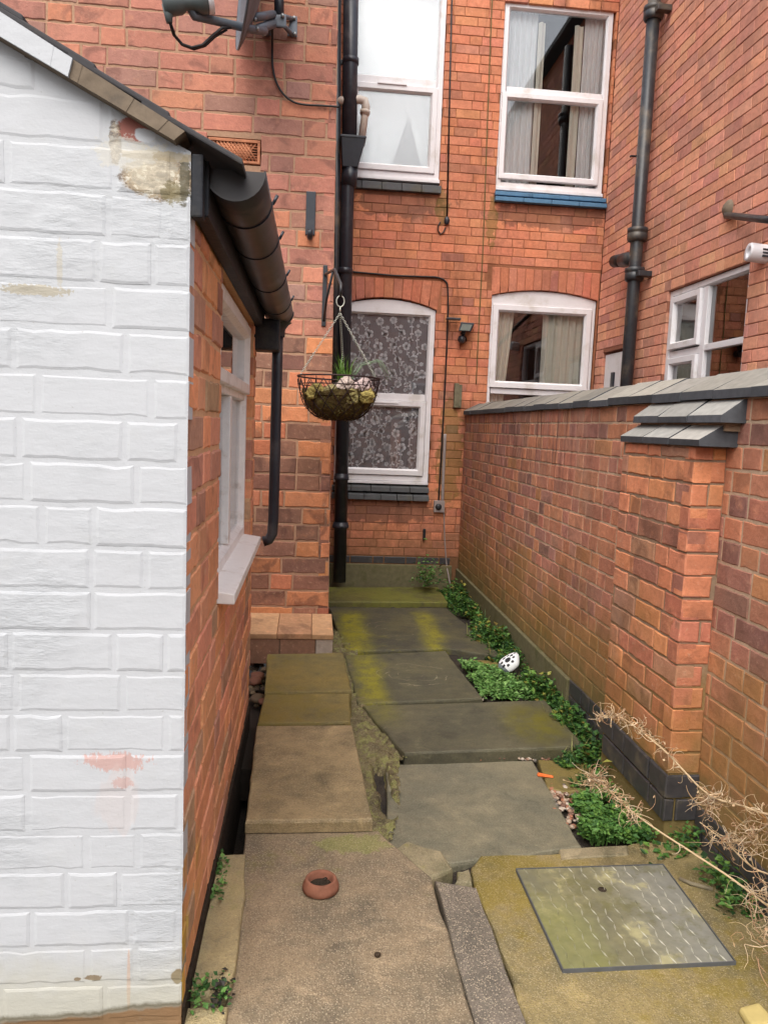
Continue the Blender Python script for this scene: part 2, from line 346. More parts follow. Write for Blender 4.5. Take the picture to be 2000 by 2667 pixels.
def slabmat(name, c1, c2, speck=.0, moss=None, mossc=(118, 116, 36), fn=None, scale=1.0, bd=.004, wet=.0):
    g = G(name); n1 = g.noise(3.2*scale, 6, .66); n2 = g.noise(18*scale, 6, .7); n3 = g.noise(120, 3, .7); n4 = g.noise(1.3, 4, .6); n5 = g.noise(7*scale, 6, .72, None, .5)
    c = g.mix(g.step(g.math('ADD', g.mul(n1, .6), g.mul(n5, .4)), .38, .62), c1, c2)
    c = g.mix(g.mul(g.step(n5, .56, .7), .45), c, tuple(x*.55 for x in c2)); c = g.mix(g.mul(g.step(n5, .42, .3), .4), c, tuple(min(1, x*1.5) for x in c1))
    c = g.mix(1, c, g.grey(g.mad(n2, .8, .6)), 'MULTIPLY'); c = g.mix(1, c, g.grey(g.mad(n3, .7, .65)), 'MULTIPLY')
    if moss is not None: c = g.mix(g.mul(g.step(g.math('ADD', n4, g.mad(n2, .6, -.3)), .62-moss*.3, .8-moss*.3), .75), c, L(*mossc))
    if fn: c = fn(g, c, n1, n2, n3)
    c = g.mix(g.mul(g.step(g.noise(46, 4, .8), .66, .72), .55), c, tuple(min(1, x*2.1) for x in c1))
    if speck:
        v = g.vor(230, None, 'F1'); r = g.vor(230, None, 'F1', 'Color'); rs = g.n('SeparateColor', {0: r}).outputs[0]; wear = g.step(n1, .3, .6, .35, 1.0)
        sp = g.mul(g.mul(g.step(v, .46, .26), g.step(rs, .35, .7)), wear); c = g.mix(g.mul(sp, speck), c, L(204, 188, 160))
        dk = g.mul(g.step(v, .5, .3), g.step(rs, .34, .12)); c = g.mix(g.mul(dk, speck*.9), c, L(70, 58, 48))
    h = g.math('ADD', g.mul(n3, .8), g.math('ADD', g.mul(n2, 1.4), g.mul(g.vor(230), -.5 if speck else 0.0)))
    g.bsdf(c, g.mad(n1, .4, .42), g.bump(h, .7, bd), 0, .4); return g.m
def band(x0, w, y0, y1, col, f=.85, slant=0.0):
    def fn(g, c, n1, n2, n3):
        x, y, z = g.xyz(); xx = g.math('ADD', g.math('SUBTRACT', x, x0), g.mul(g.math('SUBTRACT', y, y0), -slant))
        m = g.step(g.math('ABSOLUTE', g.math('ADD', xx, g.math('ADD', g.mad(n1, .16, -.08), g.mad(n2, .08, -.04)))), w*1.35, w*.1)
        m = g.mul(m, g.mul(g.step(y, y0-.05, y0+.25), g.step(y, y1, y1-.3)))
        bk = g.step(g.math('ADD', g.mul(g.noise(12, 6, .72), .65), g.mul(n3, .35)), .38, .58, .25, 1)
        return g.mix(g.mul(g.mul(m, bk), g.mad(n2, .6, f-.2)), c, L(*col))
    return fn
def rings(x0, y0, r, f=.4):
    def fn(g, c, n1, n2, n3):
        x, y, z = g.xyz(); a = g.math('SUBTRACT', x, x0); b = g.math('SUBTRACT', y, y0); w = g.noise(6, 3, .6)
        d = g.math('ADD', g.math('SQRT', g.math('ADD', g.mul(a, a), g.mul(b, b))), g.mad(w, .16, -.08))
        s_ = g.math('ABSOLUTE', g.math('SINE', g.mul(d, 6.283/(r*.62))))
        m = g.mul(g.mul(g.step(s_, .16, .04), g.step(d, r*1.15, r*.9)), g.step(g.noise(9, 3, .6), .46, .56))
        return g.mix(g.mul(m, f), c, L(170, 162, 134))
    return fn
def chain(*fs):
    def fn(g, c, *n):
        for f in fs: c = f(g, c, *n)
        return c
    return fn
M['s0'] = slabmat('green stone step', L(104, 98, 52), L(86, 84, 52), 0, .6, (112, 112, 44))
M['s1'] = slabmat('mossy stone flag', L(88, 84, 60), L(70, 68, 58), 0, .1, fn=chain(band(.33, .12, 4.35, 5.7, (142, 136, 34)), band(.82, .09, 4.4, 5.7, (136, 130, 34), .8, .04), rings(.6, 5.05, .24)))
M['s2'] = slabmat('stone flag', L(92, 88, 66), L(76, 74, 60), 0, .1, fn=chain(band(.36, .1, 3.5, 4.6, (136, 130, 36)), rings(.6, 4.1, .2, .5)))
M['s3'] = slabmat('wide stone flag', L(96, 92, 72), L(76, 74, 60), 0, .25, (108, 102, 36), fn=chain(band(.37, .1, 3.3, 3.8, (122, 118, 40), .5), band(1.08, .16, 3.05, 3.7, (104, 98, 24), .8)))
M['s4'] = slabmat('grey concrete flag', L(126, 120, 98), L(104, 102, 86), .14, .08, (116, 112, 66))
M['sl'] = slabmat('olive stone flag', L(126, 110, 60), L(108, 98, 62), .05, .5, (112, 98, 40))
M['sc'] = slabmat('tan concrete flag', L(150, 132, 98), L(112, 100, 74), .35, .1, (112, 102, 58))
M['n1'] = slabmat('exposed aggregate concrete', L(142, 125, 100), L(108, 98, 81), .6, .1, (112, 108, 56), fn=lambda g, c, n1, n2, n3: g.mix(g.mul(g.spot(.17, 2.3, .12, .06, n2, .9, (0, 1)), .55), c, L(126, 132, 66)))
M['n2'] = slabmat('grey aggregate strip', L(122, 112, 100), L(98, 92, 82), .7, .0)
M['n3'] = slabmat('mossy concrete', L(146, 130, 88), L(118, 108, 76), .45, .55, (124, 108, 38), fn=lambda g, c, n1, n2, n3: g.mix(g.mul(g.mul(g.step(g.xyz()[1], 1.9, 2.35), g.step(n1, .4, .6)), .7), c, L(104, 92, 34)))
M['rub'] = slabmat('broken concrete', L(150, 138, 110), L(116, 110, 84), .2, .2)
M['kerb'] = slabmat('worn stone kerb', L(168, 152, 112), L(142, 132, 104), .3, .2, (124, 124, 70))
M['ground'] = slabmat('earth', L(56, 48, 40), L(34, 30, 26), .1, None, bd=.012)
M['mosslump'] = slabmat('moss and grit', L(124, 112, 80), L(88, 78, 56), .4, .1, (128, 134, 56), bd=.014, fn=lambda g, c, n1, n2, n3: g.mix(g.mul(g.step(g.math('ADD', g.mul(g.noise(26, 4, .7), .6), g.mul(n1, .4)), .47, .56), .85), c, g.mix(n3, L(104, 108, 48), L(160, 156, 100))))
def platemat(lift=0):
    g = G('worn steel cover'+(' tread' if lift else '')); n1 = g.noise(6, 5, .65); n2 = g.noise(40, 4); x, y, z = g.xyz()
    c = g.mix(g.step(n1, .38, .62), L(118, 116, 94), L(134, 130, 98))
    r = g.step(g.math('ADD', x, g.mad(n1, .3, -.15)), .86, 1.05); c = g.mix(g.mul(r, .45), c, L(160, 162, 160))
    c = g.mix(g.mul(g.step(n1, .56, .64), .6), c, L(188, 182, 134)); c = g.mix(g.mul(g.step(g.noise(14, 5, .7), .52, .66), .55), c, L(110, 108, 66))
    l = g.mul(g.step(g.math('ADD', x, g.mad(n1, .3, -.15)), .84, .74), g.step(y, 2.1, 1.9)); c = g.mix(g.mul(l, .5), c, L(140, 142, 84))
    c = g.mix(1, c, g.grey(g.mad(n2, .6, .7)), 'MULTIPLY')
    if lift: c = g.mix(g.mul(g.mul(g.step(g.noise(9, 4, .6), .36, .56), g.step(x, .68, .95, .4, 1)), .75), c, L(200, 198, 180))
    g.bsdf(c, .55, g.bump(n2, .3, .002), .25, .4); return g.m
M['plate'] = platemat(); M['tread'] = platemat(1)
# ------------------------------------------------------------ brickwork: every brick is real geometry standing 3-4 mm proud of its mortar
def cutspan(a, b, cuts):
    segs = [(a, b)]
    for c0, c1 in cuts:
        out = []
        for s0, s1 in segs:
            if c1 <= s0 or c0 >= s1: out.append((s0, s1)); continue
            if c0 > s0: out.append((s0, c0))
            if c1 < s1: out.append((c1, s1))
        segs = out
    return segs
def onebrick(mb, O, U, V, N, q, depth, ch, jit, col, wav=0.0, cu_=None, chd=None):
    """q: four (u,v) corners, anticlockwise; wav > 0 wears the long edges uneven"""
    cu = sum(p[0] for p in q)/4; cv = sum(p[1] for p in q)/4
    outer = []; inner = []; t = R.uniform(-1, 1)*jit*.6
    def put(u, v, corner):
        outer.append((u, v)); inner.append((u+(math.copysign(cu_ or ch, cu-u) if corner else 0), v+math.copysign(ch*.9, cv-v)))
    for k in range(4):
        (u, v), (u2, v2) = q[k], q[(k+1) % 4]
        put(u+R.uniform(-jit, jit), v+R.uniform(-jit, jit), True)
        if wav and k in (0, 2):
            m = max(1, int(abs(u2-u)/.03))
            for i in range(1, m): put(u+(u2-u)*i/m, v+(v2-v)*i/m+R.uniform(-wav, wav)+(wav*1.6*(1 if k == 0 else -1) if R.random() < .12 else 0), False)
    P = lambda u, v, n: O+U*u+V*v+N*n
    n_ = len(outer)
    vs = [P(u, v, -depth) for u, v in outer]+[P(u, v, -(chd or ch*.8)+t) for u, v in outer]+[P(u, v, t) for u, v in inner]
    fs = [tuple(range(2*n_, 3*n_))]
    for k in range(n_):
        j = (k+1) % n_; fs += [(n_+k, n_+j, 2*n_+j, 2*n_+k), (k, j, n_+j, n_+k)]
    mb.add(vs, fs, col)
BR = 1.1
def pal(p, tight=.75):
    W_ = sum(w for w, _ in p); mn = [sum(w*c[i] for w, c in p)/W_ for i in range(3)]
    q_ = [(w, tuple(min(.8, ((m+(x-m)*tight)*.9+.1*(.2126*mn[0]+.7152*mn[1]+.0722*mn[2]))*BR) for x, m in zip(c, mn))) for w, c in p]
    def f(u, v):
        p = q_; r = R.random()*sum(w for w, _ in p)
        for w, c in p:
            r -= w
            if r <= 0: break
        k = R.uniform(.86, 1.12); return tuple(x*k*R.uniform(.95, 1.05) for x in c)
    return f
def bricks(mb, O, U, N, u0, u1, v0, v1, course, ln, joint, colf, cuts=(), bond=(1, 1, .5), ch=.004, jit=.0016, depth=.06, top_=None, right=None, route=None, wav=0.0, ju=None, chd=None):
    O, U, N = Vector(O), Vector(U), Vector(N); V = Vector((0, 0, 1)); i = 0; v = v0; ju = ju or joint
    while v < v1-.008:
        vb, vt = v+joint/2, min(v+course, v1)-joint/2; vm = (vb+vt)/2
        a1 = right(vm) if right else u1
        cs = [(c[0], c[1]) for c in cuts if c[2] < vm < c[3]]
        p = u0-R.uniform(0, ln) if i % 2 else u0-ln*R.uniform(.5, 1.0); k = R.randrange(len(bond))
        while p < a1:
            l = ln*bond[k % len(bond)]*R.uniform(.96, 1.04); k += 1
            for s0, s1 in cutspan(max(p+ju/2, u0), min(p+l-ju/2, a1), cs):
                if s1-s0 < .018: continue
                t0, t1 = vt, vt
                if top_:
                    t0, t1 = min(vt, top_(s0)), min(vt, top_(s1))
                    if min(t0, t1) < vb+.004: continue
                tgt = route((s0+s1)/2) if route else mb
                onebrick(tgt, O, U, V, N, [(s0, vb), (s1, vb), (s1, t1), (s0, t0)], depth, ch, jit, colf((s0+s1)/2, vm), wav, ju*.3 if ju < joint else None, chd)
            p += l
        v += course; i += 1
def mortarsheet(mb, O, U, N, u0, u1, v0, v1, rec, cuts=(), rev=.12, right=None, top_=None):
    O, U, N = Vector(O), Vector(U), Vector(N); V = Vector((0, 0, 1)); P = lambda u, v, n=0: O+U*u+V*v+N*(n-rec)
    us = sorted({u0, u1, *[min(max(c[0]-.003, u0), u1) for c in cuts], *[min(max(c[1]+.003, u0), u1) for c in cuts]})
    vs = sorted({v0, v1, *[min(max(c[2]-.003, v0), v1) for c in cuts], *[min(max(c[3]+.003, v0), v1) for c in cuts]})
    for a, b in zip(us, us[1:]):
        for c, d in zip(vs, vs[1:]):
            m = ((a+b)/2, (c+d)/2)
            if any(q[0] < m[0] < q[1] and q[2] < m[1] < q[3] for q in cuts): continue
            if b == u1 and right: mb.add([P(a, c), P(right(c), c), P(right(d), d), P(a, d)], [(0, 1, 2, 3)])
            elif top_: mb.add([P(a, c), P(b, c), P(b, min(d, top_(b))), P(a, min(d, top_(a)))], [(0, 1, 2, 3)])
            else: mb.add([P(a, c), P(b, c), P(b, d), P(a, d)], [(0, 1, 2, 3)])
    for q in cuts:
        a, b, c, d = q[0]-.003, q[1]+.003, q[2]-.003, q[3]+.003
        a, b, c, d = max(a, u0), min(b, u1), max(c, v0), min(d, v1)
        for (p0, p1) in (((a, c), (a, d)), ((b, c), (b, d)), ((a, d), (b, d)), ((a, c), (b, c))):
            mb.add([P(*p0), P(*p1), P(p1[0], p1[1], -rev), P(p0[0], p0[1], -rev)], [(0, 1, 2, 3)])
X_, Y_, Z_ = Vector((1, 0, 0)), Vector((0, 1, 0)), Vector((0, 0, 1))
# palettes (linear)
pB = pal([(5, L(200, 124, 86)), (4, L(192, 116, 84)), (2, L(182, 114, 92)), (2, L(206, 134, 88)), (.6, L(166, 106, 86)), (.12, L(134, 96, 84))], 0.6)
pW = pal([(5, L(218, 148, 116)), (4, L(210, 140, 116)), (3, L(198, 134, 118)), (2, L(224, 156, 116)), (.7, L(164, 112, 102)), (.7, L(222, 162, 114))], 0.55)
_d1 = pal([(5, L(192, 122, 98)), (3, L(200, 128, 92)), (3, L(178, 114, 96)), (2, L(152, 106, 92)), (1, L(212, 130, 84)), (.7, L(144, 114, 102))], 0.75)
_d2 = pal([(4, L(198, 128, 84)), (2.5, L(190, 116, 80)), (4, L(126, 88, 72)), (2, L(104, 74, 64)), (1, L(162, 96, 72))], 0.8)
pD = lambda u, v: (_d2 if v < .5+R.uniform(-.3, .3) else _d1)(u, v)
pG = pal([(5, L(180, 116, 88)), (3, L(168, 112, 94)), (3, L(190, 124, 86)), (1.6, L(154, 106, 96)), (.7, L(100, 74, 72)), (.6, L(188, 128, 76))], 0.62)
pP = pal([(4, L(204, 126, 86)), (3, L(192, 116, 88)), (2, L(214, 142, 90)), (1.5, L(154, 100, 80)), (1, L(170, 126, 98))], 0.75)
pS = pal([(4, L(224, 150, 102)), (3, L(214, 142, 110)), (2, L(174, 122, 100)), (2, L(226, 154, 102)), (1.2, L(170, 138, 108))], 0.75)
pBlue = pal([(3, L(62, 60, 62)), (1, L(48, 46, 48))])
# ------------------------------------------------------------ windows
def ring(mb, T, u0, u1, v0, v1, w, n0, n1, slope=.25):
    """a mitred frame ring with a chamfered inner edge; T(u,v,n) -> world"""
    def rect(i): return [(u0+i, v0+i), (u1-i, v0+i), (u1-i, v1-i), (u0+i, v1-i)]
    r0 = rect(0); r1 = rect(w*(1-slope)); r2 = rect(w); e = .003
    r0b = rect(e)
    vs = [T(u, v, n0) for u, v in r0]+[T(u, v, n1-e) for u, v in r0]+[T(u, v, n1) for u, v in r0b]+[T(u, v, n1) for u, v in r1]+[T(u, v, n1-(n1-n0)*.45) for u, v in r2]+[T(u, v, n0) for u, v in r2]
    fs = []
    for l in range(5):
        for k in range(4):
            j = (k+1) % 4; fs.append((l*4+k, l*4+j, l*4+4+j, l*4+4+k))
    mb.add(vs, fs)
def bar(mb, T, u0, u1, v0, v1, n0, n1, ch=.004):
    vs = [T(u, v, n) for n in (n0, n1) for (u, v) in ((u0, v0), (u1, v0), (u1, v1), (u0, v1))]
    mb.hexa([Vector(p) for p in vs], None, ch)
def pane(T, u0, u1, v0, v1, n, mat, parent, name='pane'):
    mb = MB(); bar(mb, T, u0, u1, v0, v1, n-.006, n, 0); return mb.build(name, mat, parent)
def archpts(u0, u1, vs, va, n=18):
    return [(u0+(u1-u0)*k/n, vs+(va-vs)*(1-(2*k/n-1)**2)) for k in range(n+1)]
def archhead(mb, T, u0, u1, vlow, vs, va, n0, n1):
    p = archpts(u0, u1, vs, va); k = len(p)
    vsx = [T(u, v, n1) for u, v in p]+[T(u, vlow, n1) for u, v in p]+[T(u, v, n0) for u, v in p]+[T(u, vlow, n0) for u, v in p]
    fs = []
    for i in range(k-1): fs += [(i, i+1, k+i+1, k+i), (2*k+i, 2*k+i+1, i+1, i), (k+i, k+i+1, 3*k+i+1, 3*k+i)]
    mb.add(vsx, fs)
def soldiers(mb, O, U, N, u0, u1, vs, va, top0, w, colf, joint=.006, splay=.06):
    n = max(3, round((u1-u0)/w)); O, U, N = Vector(O), Vector(U), Vector(N)
    f = lambda u: vs+(va-vs)*(1-(2*(u-u0)/(u1-u0)-1)**2)
    for i in range(n):
        a, b = u0+(u1-u0)*i/n+joint/2, u0+(u1-u0)*(i+1)/n-joint/2
        s = lambda u: u+splay*(2*(u-u0)/(u1-u0)-1)
        onebrick(mb, O, U, Z_, N, [(a, f(a)+.004), (b, f(b)+.004), (s(b), top0), (s(a), top0)], .06, .004, .0015, colf(a, va))
def curtain(name, T, u0, u1, v0, v1, n, mat, label, waves=7, amp=.02, gather=0.0, group=None):
    mb = MB(); mb.smooth = True; K = waves*8; Q = 14; ph = R.random()*6
    for j in range(Q+1):
        for i in range(K+1):
            t = i/K; s = j/Q; u = u0+(u1-u0)*t*(1-gather*math.sin(s*math.pi*.5)) if gather >= 0 else u1-(u1-u0)*(1-t)*(1+gather*math.sin(s*math.pi*.5))
            mb.v.append(tuple(T(u, v1+(v0-v1)*s, n+amp*math.sin(t*waves*6.28+ph+.6*math.sin(s*3)))))
    for j in range(Q):
        for i in range(K): a = j*(K+1)+i; mb.f.append((a, a+1, a+K+2, a+K+1)); mb.c.append((1, 1, 1)); mb.sm.append(True)
    return top(mb, name, mat, label, 'curtain', group)
# ============================================================ OUR HOUSE: dish wall, return wall, left half of the back wall
house = empty('brick_house', (0, YB, -1.4), 'orange brick house whose side wing carries the satellite dish and the terracotta air brick', 'house')
neigh = empty('brick_house', (2.2, YB, -1.4), 'neighbouring orange brick house behind the garden wall with the tall iron soil pipe', 'house')
SPLIT = 1.275
W1 = dict(u0=.205, u1=1.028, v0=-.46, v1=1.07); W2 = dict(u0=.2, u1=1.003, v0=2.07, v1=3.62); W3 = dict(u0=1.488, u1=2.41, v0=2.052, v1=3.52); W4 = dict(u0=1.505, u1=2.427, v0=-.46, v1=1.21)
bcuts = [(.205, 1.028, -.625, 1.0), (.15, 1.07, 1.0, 1.25), (.2, 1.005, 1.95, 3.62), (1.482, 2.425, 1.93, 3.53), (1.503, 2.43, -.6, 1.16), (1.45, 2.4449, 1.16, 1.395)]
bl, br_ = MB(), MB()
# near the iron soil pipe the wall is the neighbour's; ours ends at the party line over the garden wall
bricks(bl, (0, YB, 0), X_, -Y_, -.12, XN, -1.187+.0722, TOP, .0722, .2, .006, pB, bcuts, (1, 1, .5, 1, .5), .003, .0015, route=lambda u: bl if u < SPLIT else br_)
_h = pal([(3, L(192, 116, 84)), (2, L(180, 110, 84)), (1, L(168, 104, 86))])
soldiers(bl, (0, YB, 0), X_, -Y_, .19, 1.04, 1.0, 1.085, 1.245, .075, _h, .005, .025)
soldiers(br_, (0, YB, 0), X_, -Y_, 1.497, 2.436, 1.155, 1.215, 1.39, .072, _h, .005, .006)
bl.build('facade', M['b_back'], house)
mb = MB(); mortarsheet(mb, (0, YB, 0), X_, -Y_, -.12, SPLIT, -1.4, TOP, .004, [(.2, 1.03, -.625, 1.09), (.2, 1.005, 1.95, 3.62)]); mb.build('facade_mortar', M['m_back'], house)
mb = MB(); mortarsheet(mb, (0, YB, 0), X_, -Y_, SPLIT, XN, -1.4, TOP, .004, [(1.482, 2.425, 1.93, 3.53), (1.503, 2.43, -.6, 1.225)]); mb.build('facade_mortar', M['m_back'], neigh)
br_.build('facade', M['b_back'], neigh)
mb = MB(); bricks(mb, (0, YB, 0), X_, -Y_, -.1, 1.27, -1.187, -1.187+.068, .068, .2, .008, pBlue, (), (1, .5)); mb.build('damp_course', M['b_blue'], house)
mb = MB(); mb.box((-.1, YB-.022, -1.42), (1.27, YB+.02, -1.19), None, .008); mb.build('plinth', M['concrete'], house)
# dish wall and its return
ce = lambda px, py: aY(px, py, YD)
c0, c1 = ce(880.6, 0), ce(857, 1495)
dright = lambda v: c1.x+(c0.x-c1.x)*(v-c1.z)/(c0.z-c1.z)
zt = aY(760, 1600, YD).z
ab0, ab1 = ce(540, 353), ce(679, 430)
cutA = (ab0.x, ab1.x, ab1.z, ab0.z)
COUR = .0975
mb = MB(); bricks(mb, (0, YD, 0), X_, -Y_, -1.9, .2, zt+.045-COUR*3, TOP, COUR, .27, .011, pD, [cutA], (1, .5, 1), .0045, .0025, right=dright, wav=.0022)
mb.build('wing_wall', M['b_dish'], house)
mb = MB(); mortarsheet(mb, (0, YD, 0), X_, -Y_, -1.9, .2, -1.4, TOP, .004, [cutA], right=dright); mb.build('wing_mortar', M['m_dish'], house)
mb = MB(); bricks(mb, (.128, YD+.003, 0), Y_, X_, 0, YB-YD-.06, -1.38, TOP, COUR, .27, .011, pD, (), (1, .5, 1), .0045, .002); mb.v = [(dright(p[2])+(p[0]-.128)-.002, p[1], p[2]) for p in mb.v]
mb.build('wing_wall', M['b_dish'], house)
mb = MB(); mortarsheet(mb, (.128, YD+.006, 0), Y_, X_, 0, YB-YD-.06, -1.4, TOP, .006); mb.v = [(dright(p[2])+(p[0]-.128)-.004, p[1], p[2]) for p in mb.v]; mb.build('wing_mortar', M['m_dish'], house)
# terracotta air brick
mb = MB(); T = lambda u, v, n: Vector((u, YD-n, v)); u0, u1, v0, v1 = cutA
ring(mb, T, u0+.004, u1-.004, v0+.004, v1-.004, .018, -.05, .003, .2)
nx, nz = 13, 7
for i in range(nx+1):
    u = u0+.022+(u1-u0-.044)*i/nx
    for s in (1, -1):
        ua = u; ub = u+s*(v1-v0-.044)*.75
        if ub < u0+.018 or ub > u1-.018: continue
        mb.tube([T(ua, v0+.02, -.006-.004*(s > 0)), T(ub, v1-.02, -.006-.004*(s > 0))], .0052, 5)
for j in range(1, nz): v = v0+.02+(v1-v0-.04)*j/nz; mb.tube([T(u0+.02, v, -.008), T(u1-.02, v, -.008)], .0038, 5)
ab = mb.build('air_brick', M['terracotta'], house)
mb = MB(); mb.box((u0-.02, YD+.05, v0-.02), (u1+.02, YD+.08, v1+.02)); mb.build('cavity', M['soilmat'], ab)
# dark interiors behind the glass
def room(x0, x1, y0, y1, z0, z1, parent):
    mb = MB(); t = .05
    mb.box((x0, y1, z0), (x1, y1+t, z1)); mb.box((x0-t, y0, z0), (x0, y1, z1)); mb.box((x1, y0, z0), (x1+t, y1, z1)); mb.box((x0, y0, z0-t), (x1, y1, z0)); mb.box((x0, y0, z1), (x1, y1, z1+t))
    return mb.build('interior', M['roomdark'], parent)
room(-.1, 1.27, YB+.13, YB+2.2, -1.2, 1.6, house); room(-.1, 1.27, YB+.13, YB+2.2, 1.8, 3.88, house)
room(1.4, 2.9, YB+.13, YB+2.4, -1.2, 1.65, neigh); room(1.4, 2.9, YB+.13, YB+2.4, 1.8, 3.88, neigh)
def silltiles(parent, x0, x1, zt_, h, mat, n=6, tiers=((.025, .48), (.05, .52))):
    mb = MB(); z = zt_
    for d, fr in tiers:
        hh = h*fr; n_ = n if d > .03 else n-1
        for i in range(n_):
            a = x0+(x1-x0)*i/n_+.002; b = x0+(x1-x0)*(i+1)/n_-.002
            mb.hexa([Vector(p) for p in ((a, YB-d, z-hh), (b, YB-d, z-hh), (b, YB+.1, z-hh), (a, YB+.1, z-hh), (a, YB-d, z-hh*.35), (b, YB-d, z-hh*.35), (b, YB+.1, z-.001), (a, YB+.1, z-.001))], None, .004)
        z -= hh
    return mb.build('sill', mat, parent)
TB = lambda rec: (lambda u, v, n: Vector((u, YB+rec-n, v)))
def frame_obj(mb, parent, label=None, name='window'): return mb.build(name, M['upvc'], parent, label)
# lower left window with lace (W1)
T = TB(.075); mb = MB(); w = W1
ring(mb, T, w['u0'], w['u1'], w['v0'], 1.005, .055, 0, .05); archhead(mb, T, w['u0'], w['u1'], 1.003, 1.003, 1.075, 0, .05)
zt1, zt0 = .295, .172
bar(mb, T, .262, .971, .232, .292, .004, .045)
w1 = frame_obj(mb, house, 'white sash-style window with lace net behind the black drainpipe')
mb = MB(); ring(mb, T, .258, .976, -.408, .23, .055, .02, .066); bar(mb, T, .5, .74, .205, .217, .066, .074, .002); mb.build('sash', M['upvc'], w1)
mb = MB(); bar(mb, T, .206, 1.028, -.486, -.462, 0, .072, .004); mb.build('sub_sill', M['upvc'], w1)
pane(T, .258, .976, .29, .96, .022, M['glass'], w1); pane(T, .31, .924, -.356, .178, .035, M['glass'], w1)
silltiles(house, .19, 1.036, -.488, .135, M['sill'], 6)
# lace: a sheer net with flowers, leaves and stems worked on it
mb = MB(); y = YB+.075; mb.add([(.25, y, -.42), (.985, y, -.42), (.985, y, .98), (.25, y, .98)], [(0, 1, 2, 3)])
lace = top(mb, 'net_curtain', M['net'], 'grey lace net curtain with white flowers filling the lower window by the drainpipe', 'curtain')
mb = MB(); y -= .004
def petal(cx, cz, a, l, wd):
    p = [(0, -.12), (.5, -.5), (.9, -.36), (1, 0), (.9, .36), (.5, .5), (0, .12)]
    ca, sa = math.cos(a), math.sin(a)
    mb.add([(cx+(t*l)*ca-(s*wd)*sa, y, cz+(t*l)*sa+(s*wd)*ca) for t, s in p], [tuple(range(7))])
def flower(cx, cz, r):
    a0 = R.random()*6
    for k in range(5): petal(cx, cz, a0+k*1.2566, r, r*.95)
def ribbon(pts, w_):
    for (ax, az), (bx, bz) in zip(pts, pts[1:]):
        d = math.hypot(bx-ax, bz-az) or 1; nx_, nz_ = -(bz-az)/d*w_, (bx-ax)/d*w_
        mb.add([(ax+nx_, y, az+nz_), (bx+nx_, y, bz+nz_), (bx-nx_, y, bz-nz_), (ax-nx_, y, az-nz_)], [(0, 1, 2, 3)])
for i in range(13):
    for j in range(6):
        cx = .28+j*.132+(.066 if i % 2 else 0)+R.uniform(-.02, .02); cz = -.37+i*.107+R.uniform(-.02, .02)
        if not .28 < cx < .96: continue
        flower(cx, cz, R.uniform(.03, .043)); a = R.uniform(-2.4, -.8); px, pz = cx, cz; pts = [(px, pz)]
        for k in range(6): a += R.uniform(-.25, .35); px += .028*math.cos(a); pz += .028*math.sin(a); pts.append((px, pz))
        ribbon([p for p in pts if .262 < p[0] < .972 and -.4 < p[1] < .96], .003)
        for q in pts[2::2]:
            for s in (1, -1):
                if .28 < q[0] < .955 and q[1] > -.37: petal(q[0], q[1], a+s*R.uniform(.7, 1.2), R.uniform(.018, .03), .014)
        if .3 < cx+.066 < .95: flower(cx+.066, cz-.05, R.uniform(.014, .02))
mb.build('lace_flowers', M['lace'], lace)
# upper left window, obscure glass (W2)
mb = MB(); w = W2; ring(mb, T, w['u0'], w['u1'], w['v0'], w['v1'], .055, 0, .05); bar(mb, T, .257, .946, 2.79, 2.86, .004, .045)
w2 = frame_obj(mb, house, 'white window with frosted panes on the upper floor')
mb = MB(); ring(mb, T, .25, .96, 2.118, 2.795, .055, .02, .066); bar(mb, T, .46, .7, 2.79, 2.804, .066, .076, .002); mb.build('sash', M['upvc'], w2)
mb = MB(); bar(mb, T, .196, 1.008, 2.04, 2.068, 0, .074, .004); mb.build('sub_sill', M['upvc'], w2)
pane(T, .25, .953, 2.85, 3.57, .022, M['frosted'], w2); pane(T, .3, .91, 2.165, 2.745, .035, M['frosted'], w2)
silltiles(house, .19, 1.02, 2.04, .09, M['sill'], 5, ((.035, 1.0),))
mb = MB(); mb.lathe((.735, YB+.095, 2.17), [(.128, 0), (.1, .1), (.07, .2), (.045, .28), (.035, .31), (.022, .36), (.008, .4), (.001, .41)], 14); mb.v = [(x, YB+.095+(y-YB-.095)*.32, z) for x, y, z in mb.v]; mb.box((.6, YB+.06, 2.15), (.87, YB+.13, 2.172))  # cone added in place of the gable reflected in the frosted pane
top(mb, 'ornament', plain('dark reflection cone', L(44, 42, 42), .4), 'dark cone shaped ornament standing behind the frosted upstairs glass', 'ornament')
curtain('net_curtain', lambda u, v, n: Vector((u, YB+.155+n, v)), .22, .99, 2.1, 3.6, 0, M['netwhite'], 'plain white net behind the frosted upstairs window', 9, .008)
# upper right window (W3)
mb = MB(); w = W3; ring(mb, T, w['u0'], w['u1'], w['v0'], w['v1'], .05, 0, .05); bar(mb, T, 1.54, 2.36, 2.79, 2.862, .004, .045)
w3 = frame_obj(mb, neigh, 'white window over the blue painted sill')
mb = MB(); ring(mb, T, 1.502, 2.365, 2.12, 2.812, .052, .02, .066); mb.build('sash', M['upvc'], w3)
mb = MB(); bar(mb, T, 1.485, 2.414, 2.022, 2.05, 0, .074, .004); mb.build('sub_sill', M['upvc'], w3)
pane(T, 1.535, 2.365, 2.855, 3.475, .022, M['glass'], w3); pane(T, 1.55, 2.318, 2.168, 2.765, .035, M['glass'], w3)
silltiles(neigh, 1.476, 2.44, 2.022, .1, M['blue'], 4)
TC = lambda u, v, n: Vector((u, YB+.125+n, v))
curtain('net_curtain', TC, 1.5, 1.80, 2.1, 3.5, 0, M['netwhite'], 'white net curtain drawn to the left of the blue silled window', 6, .014)
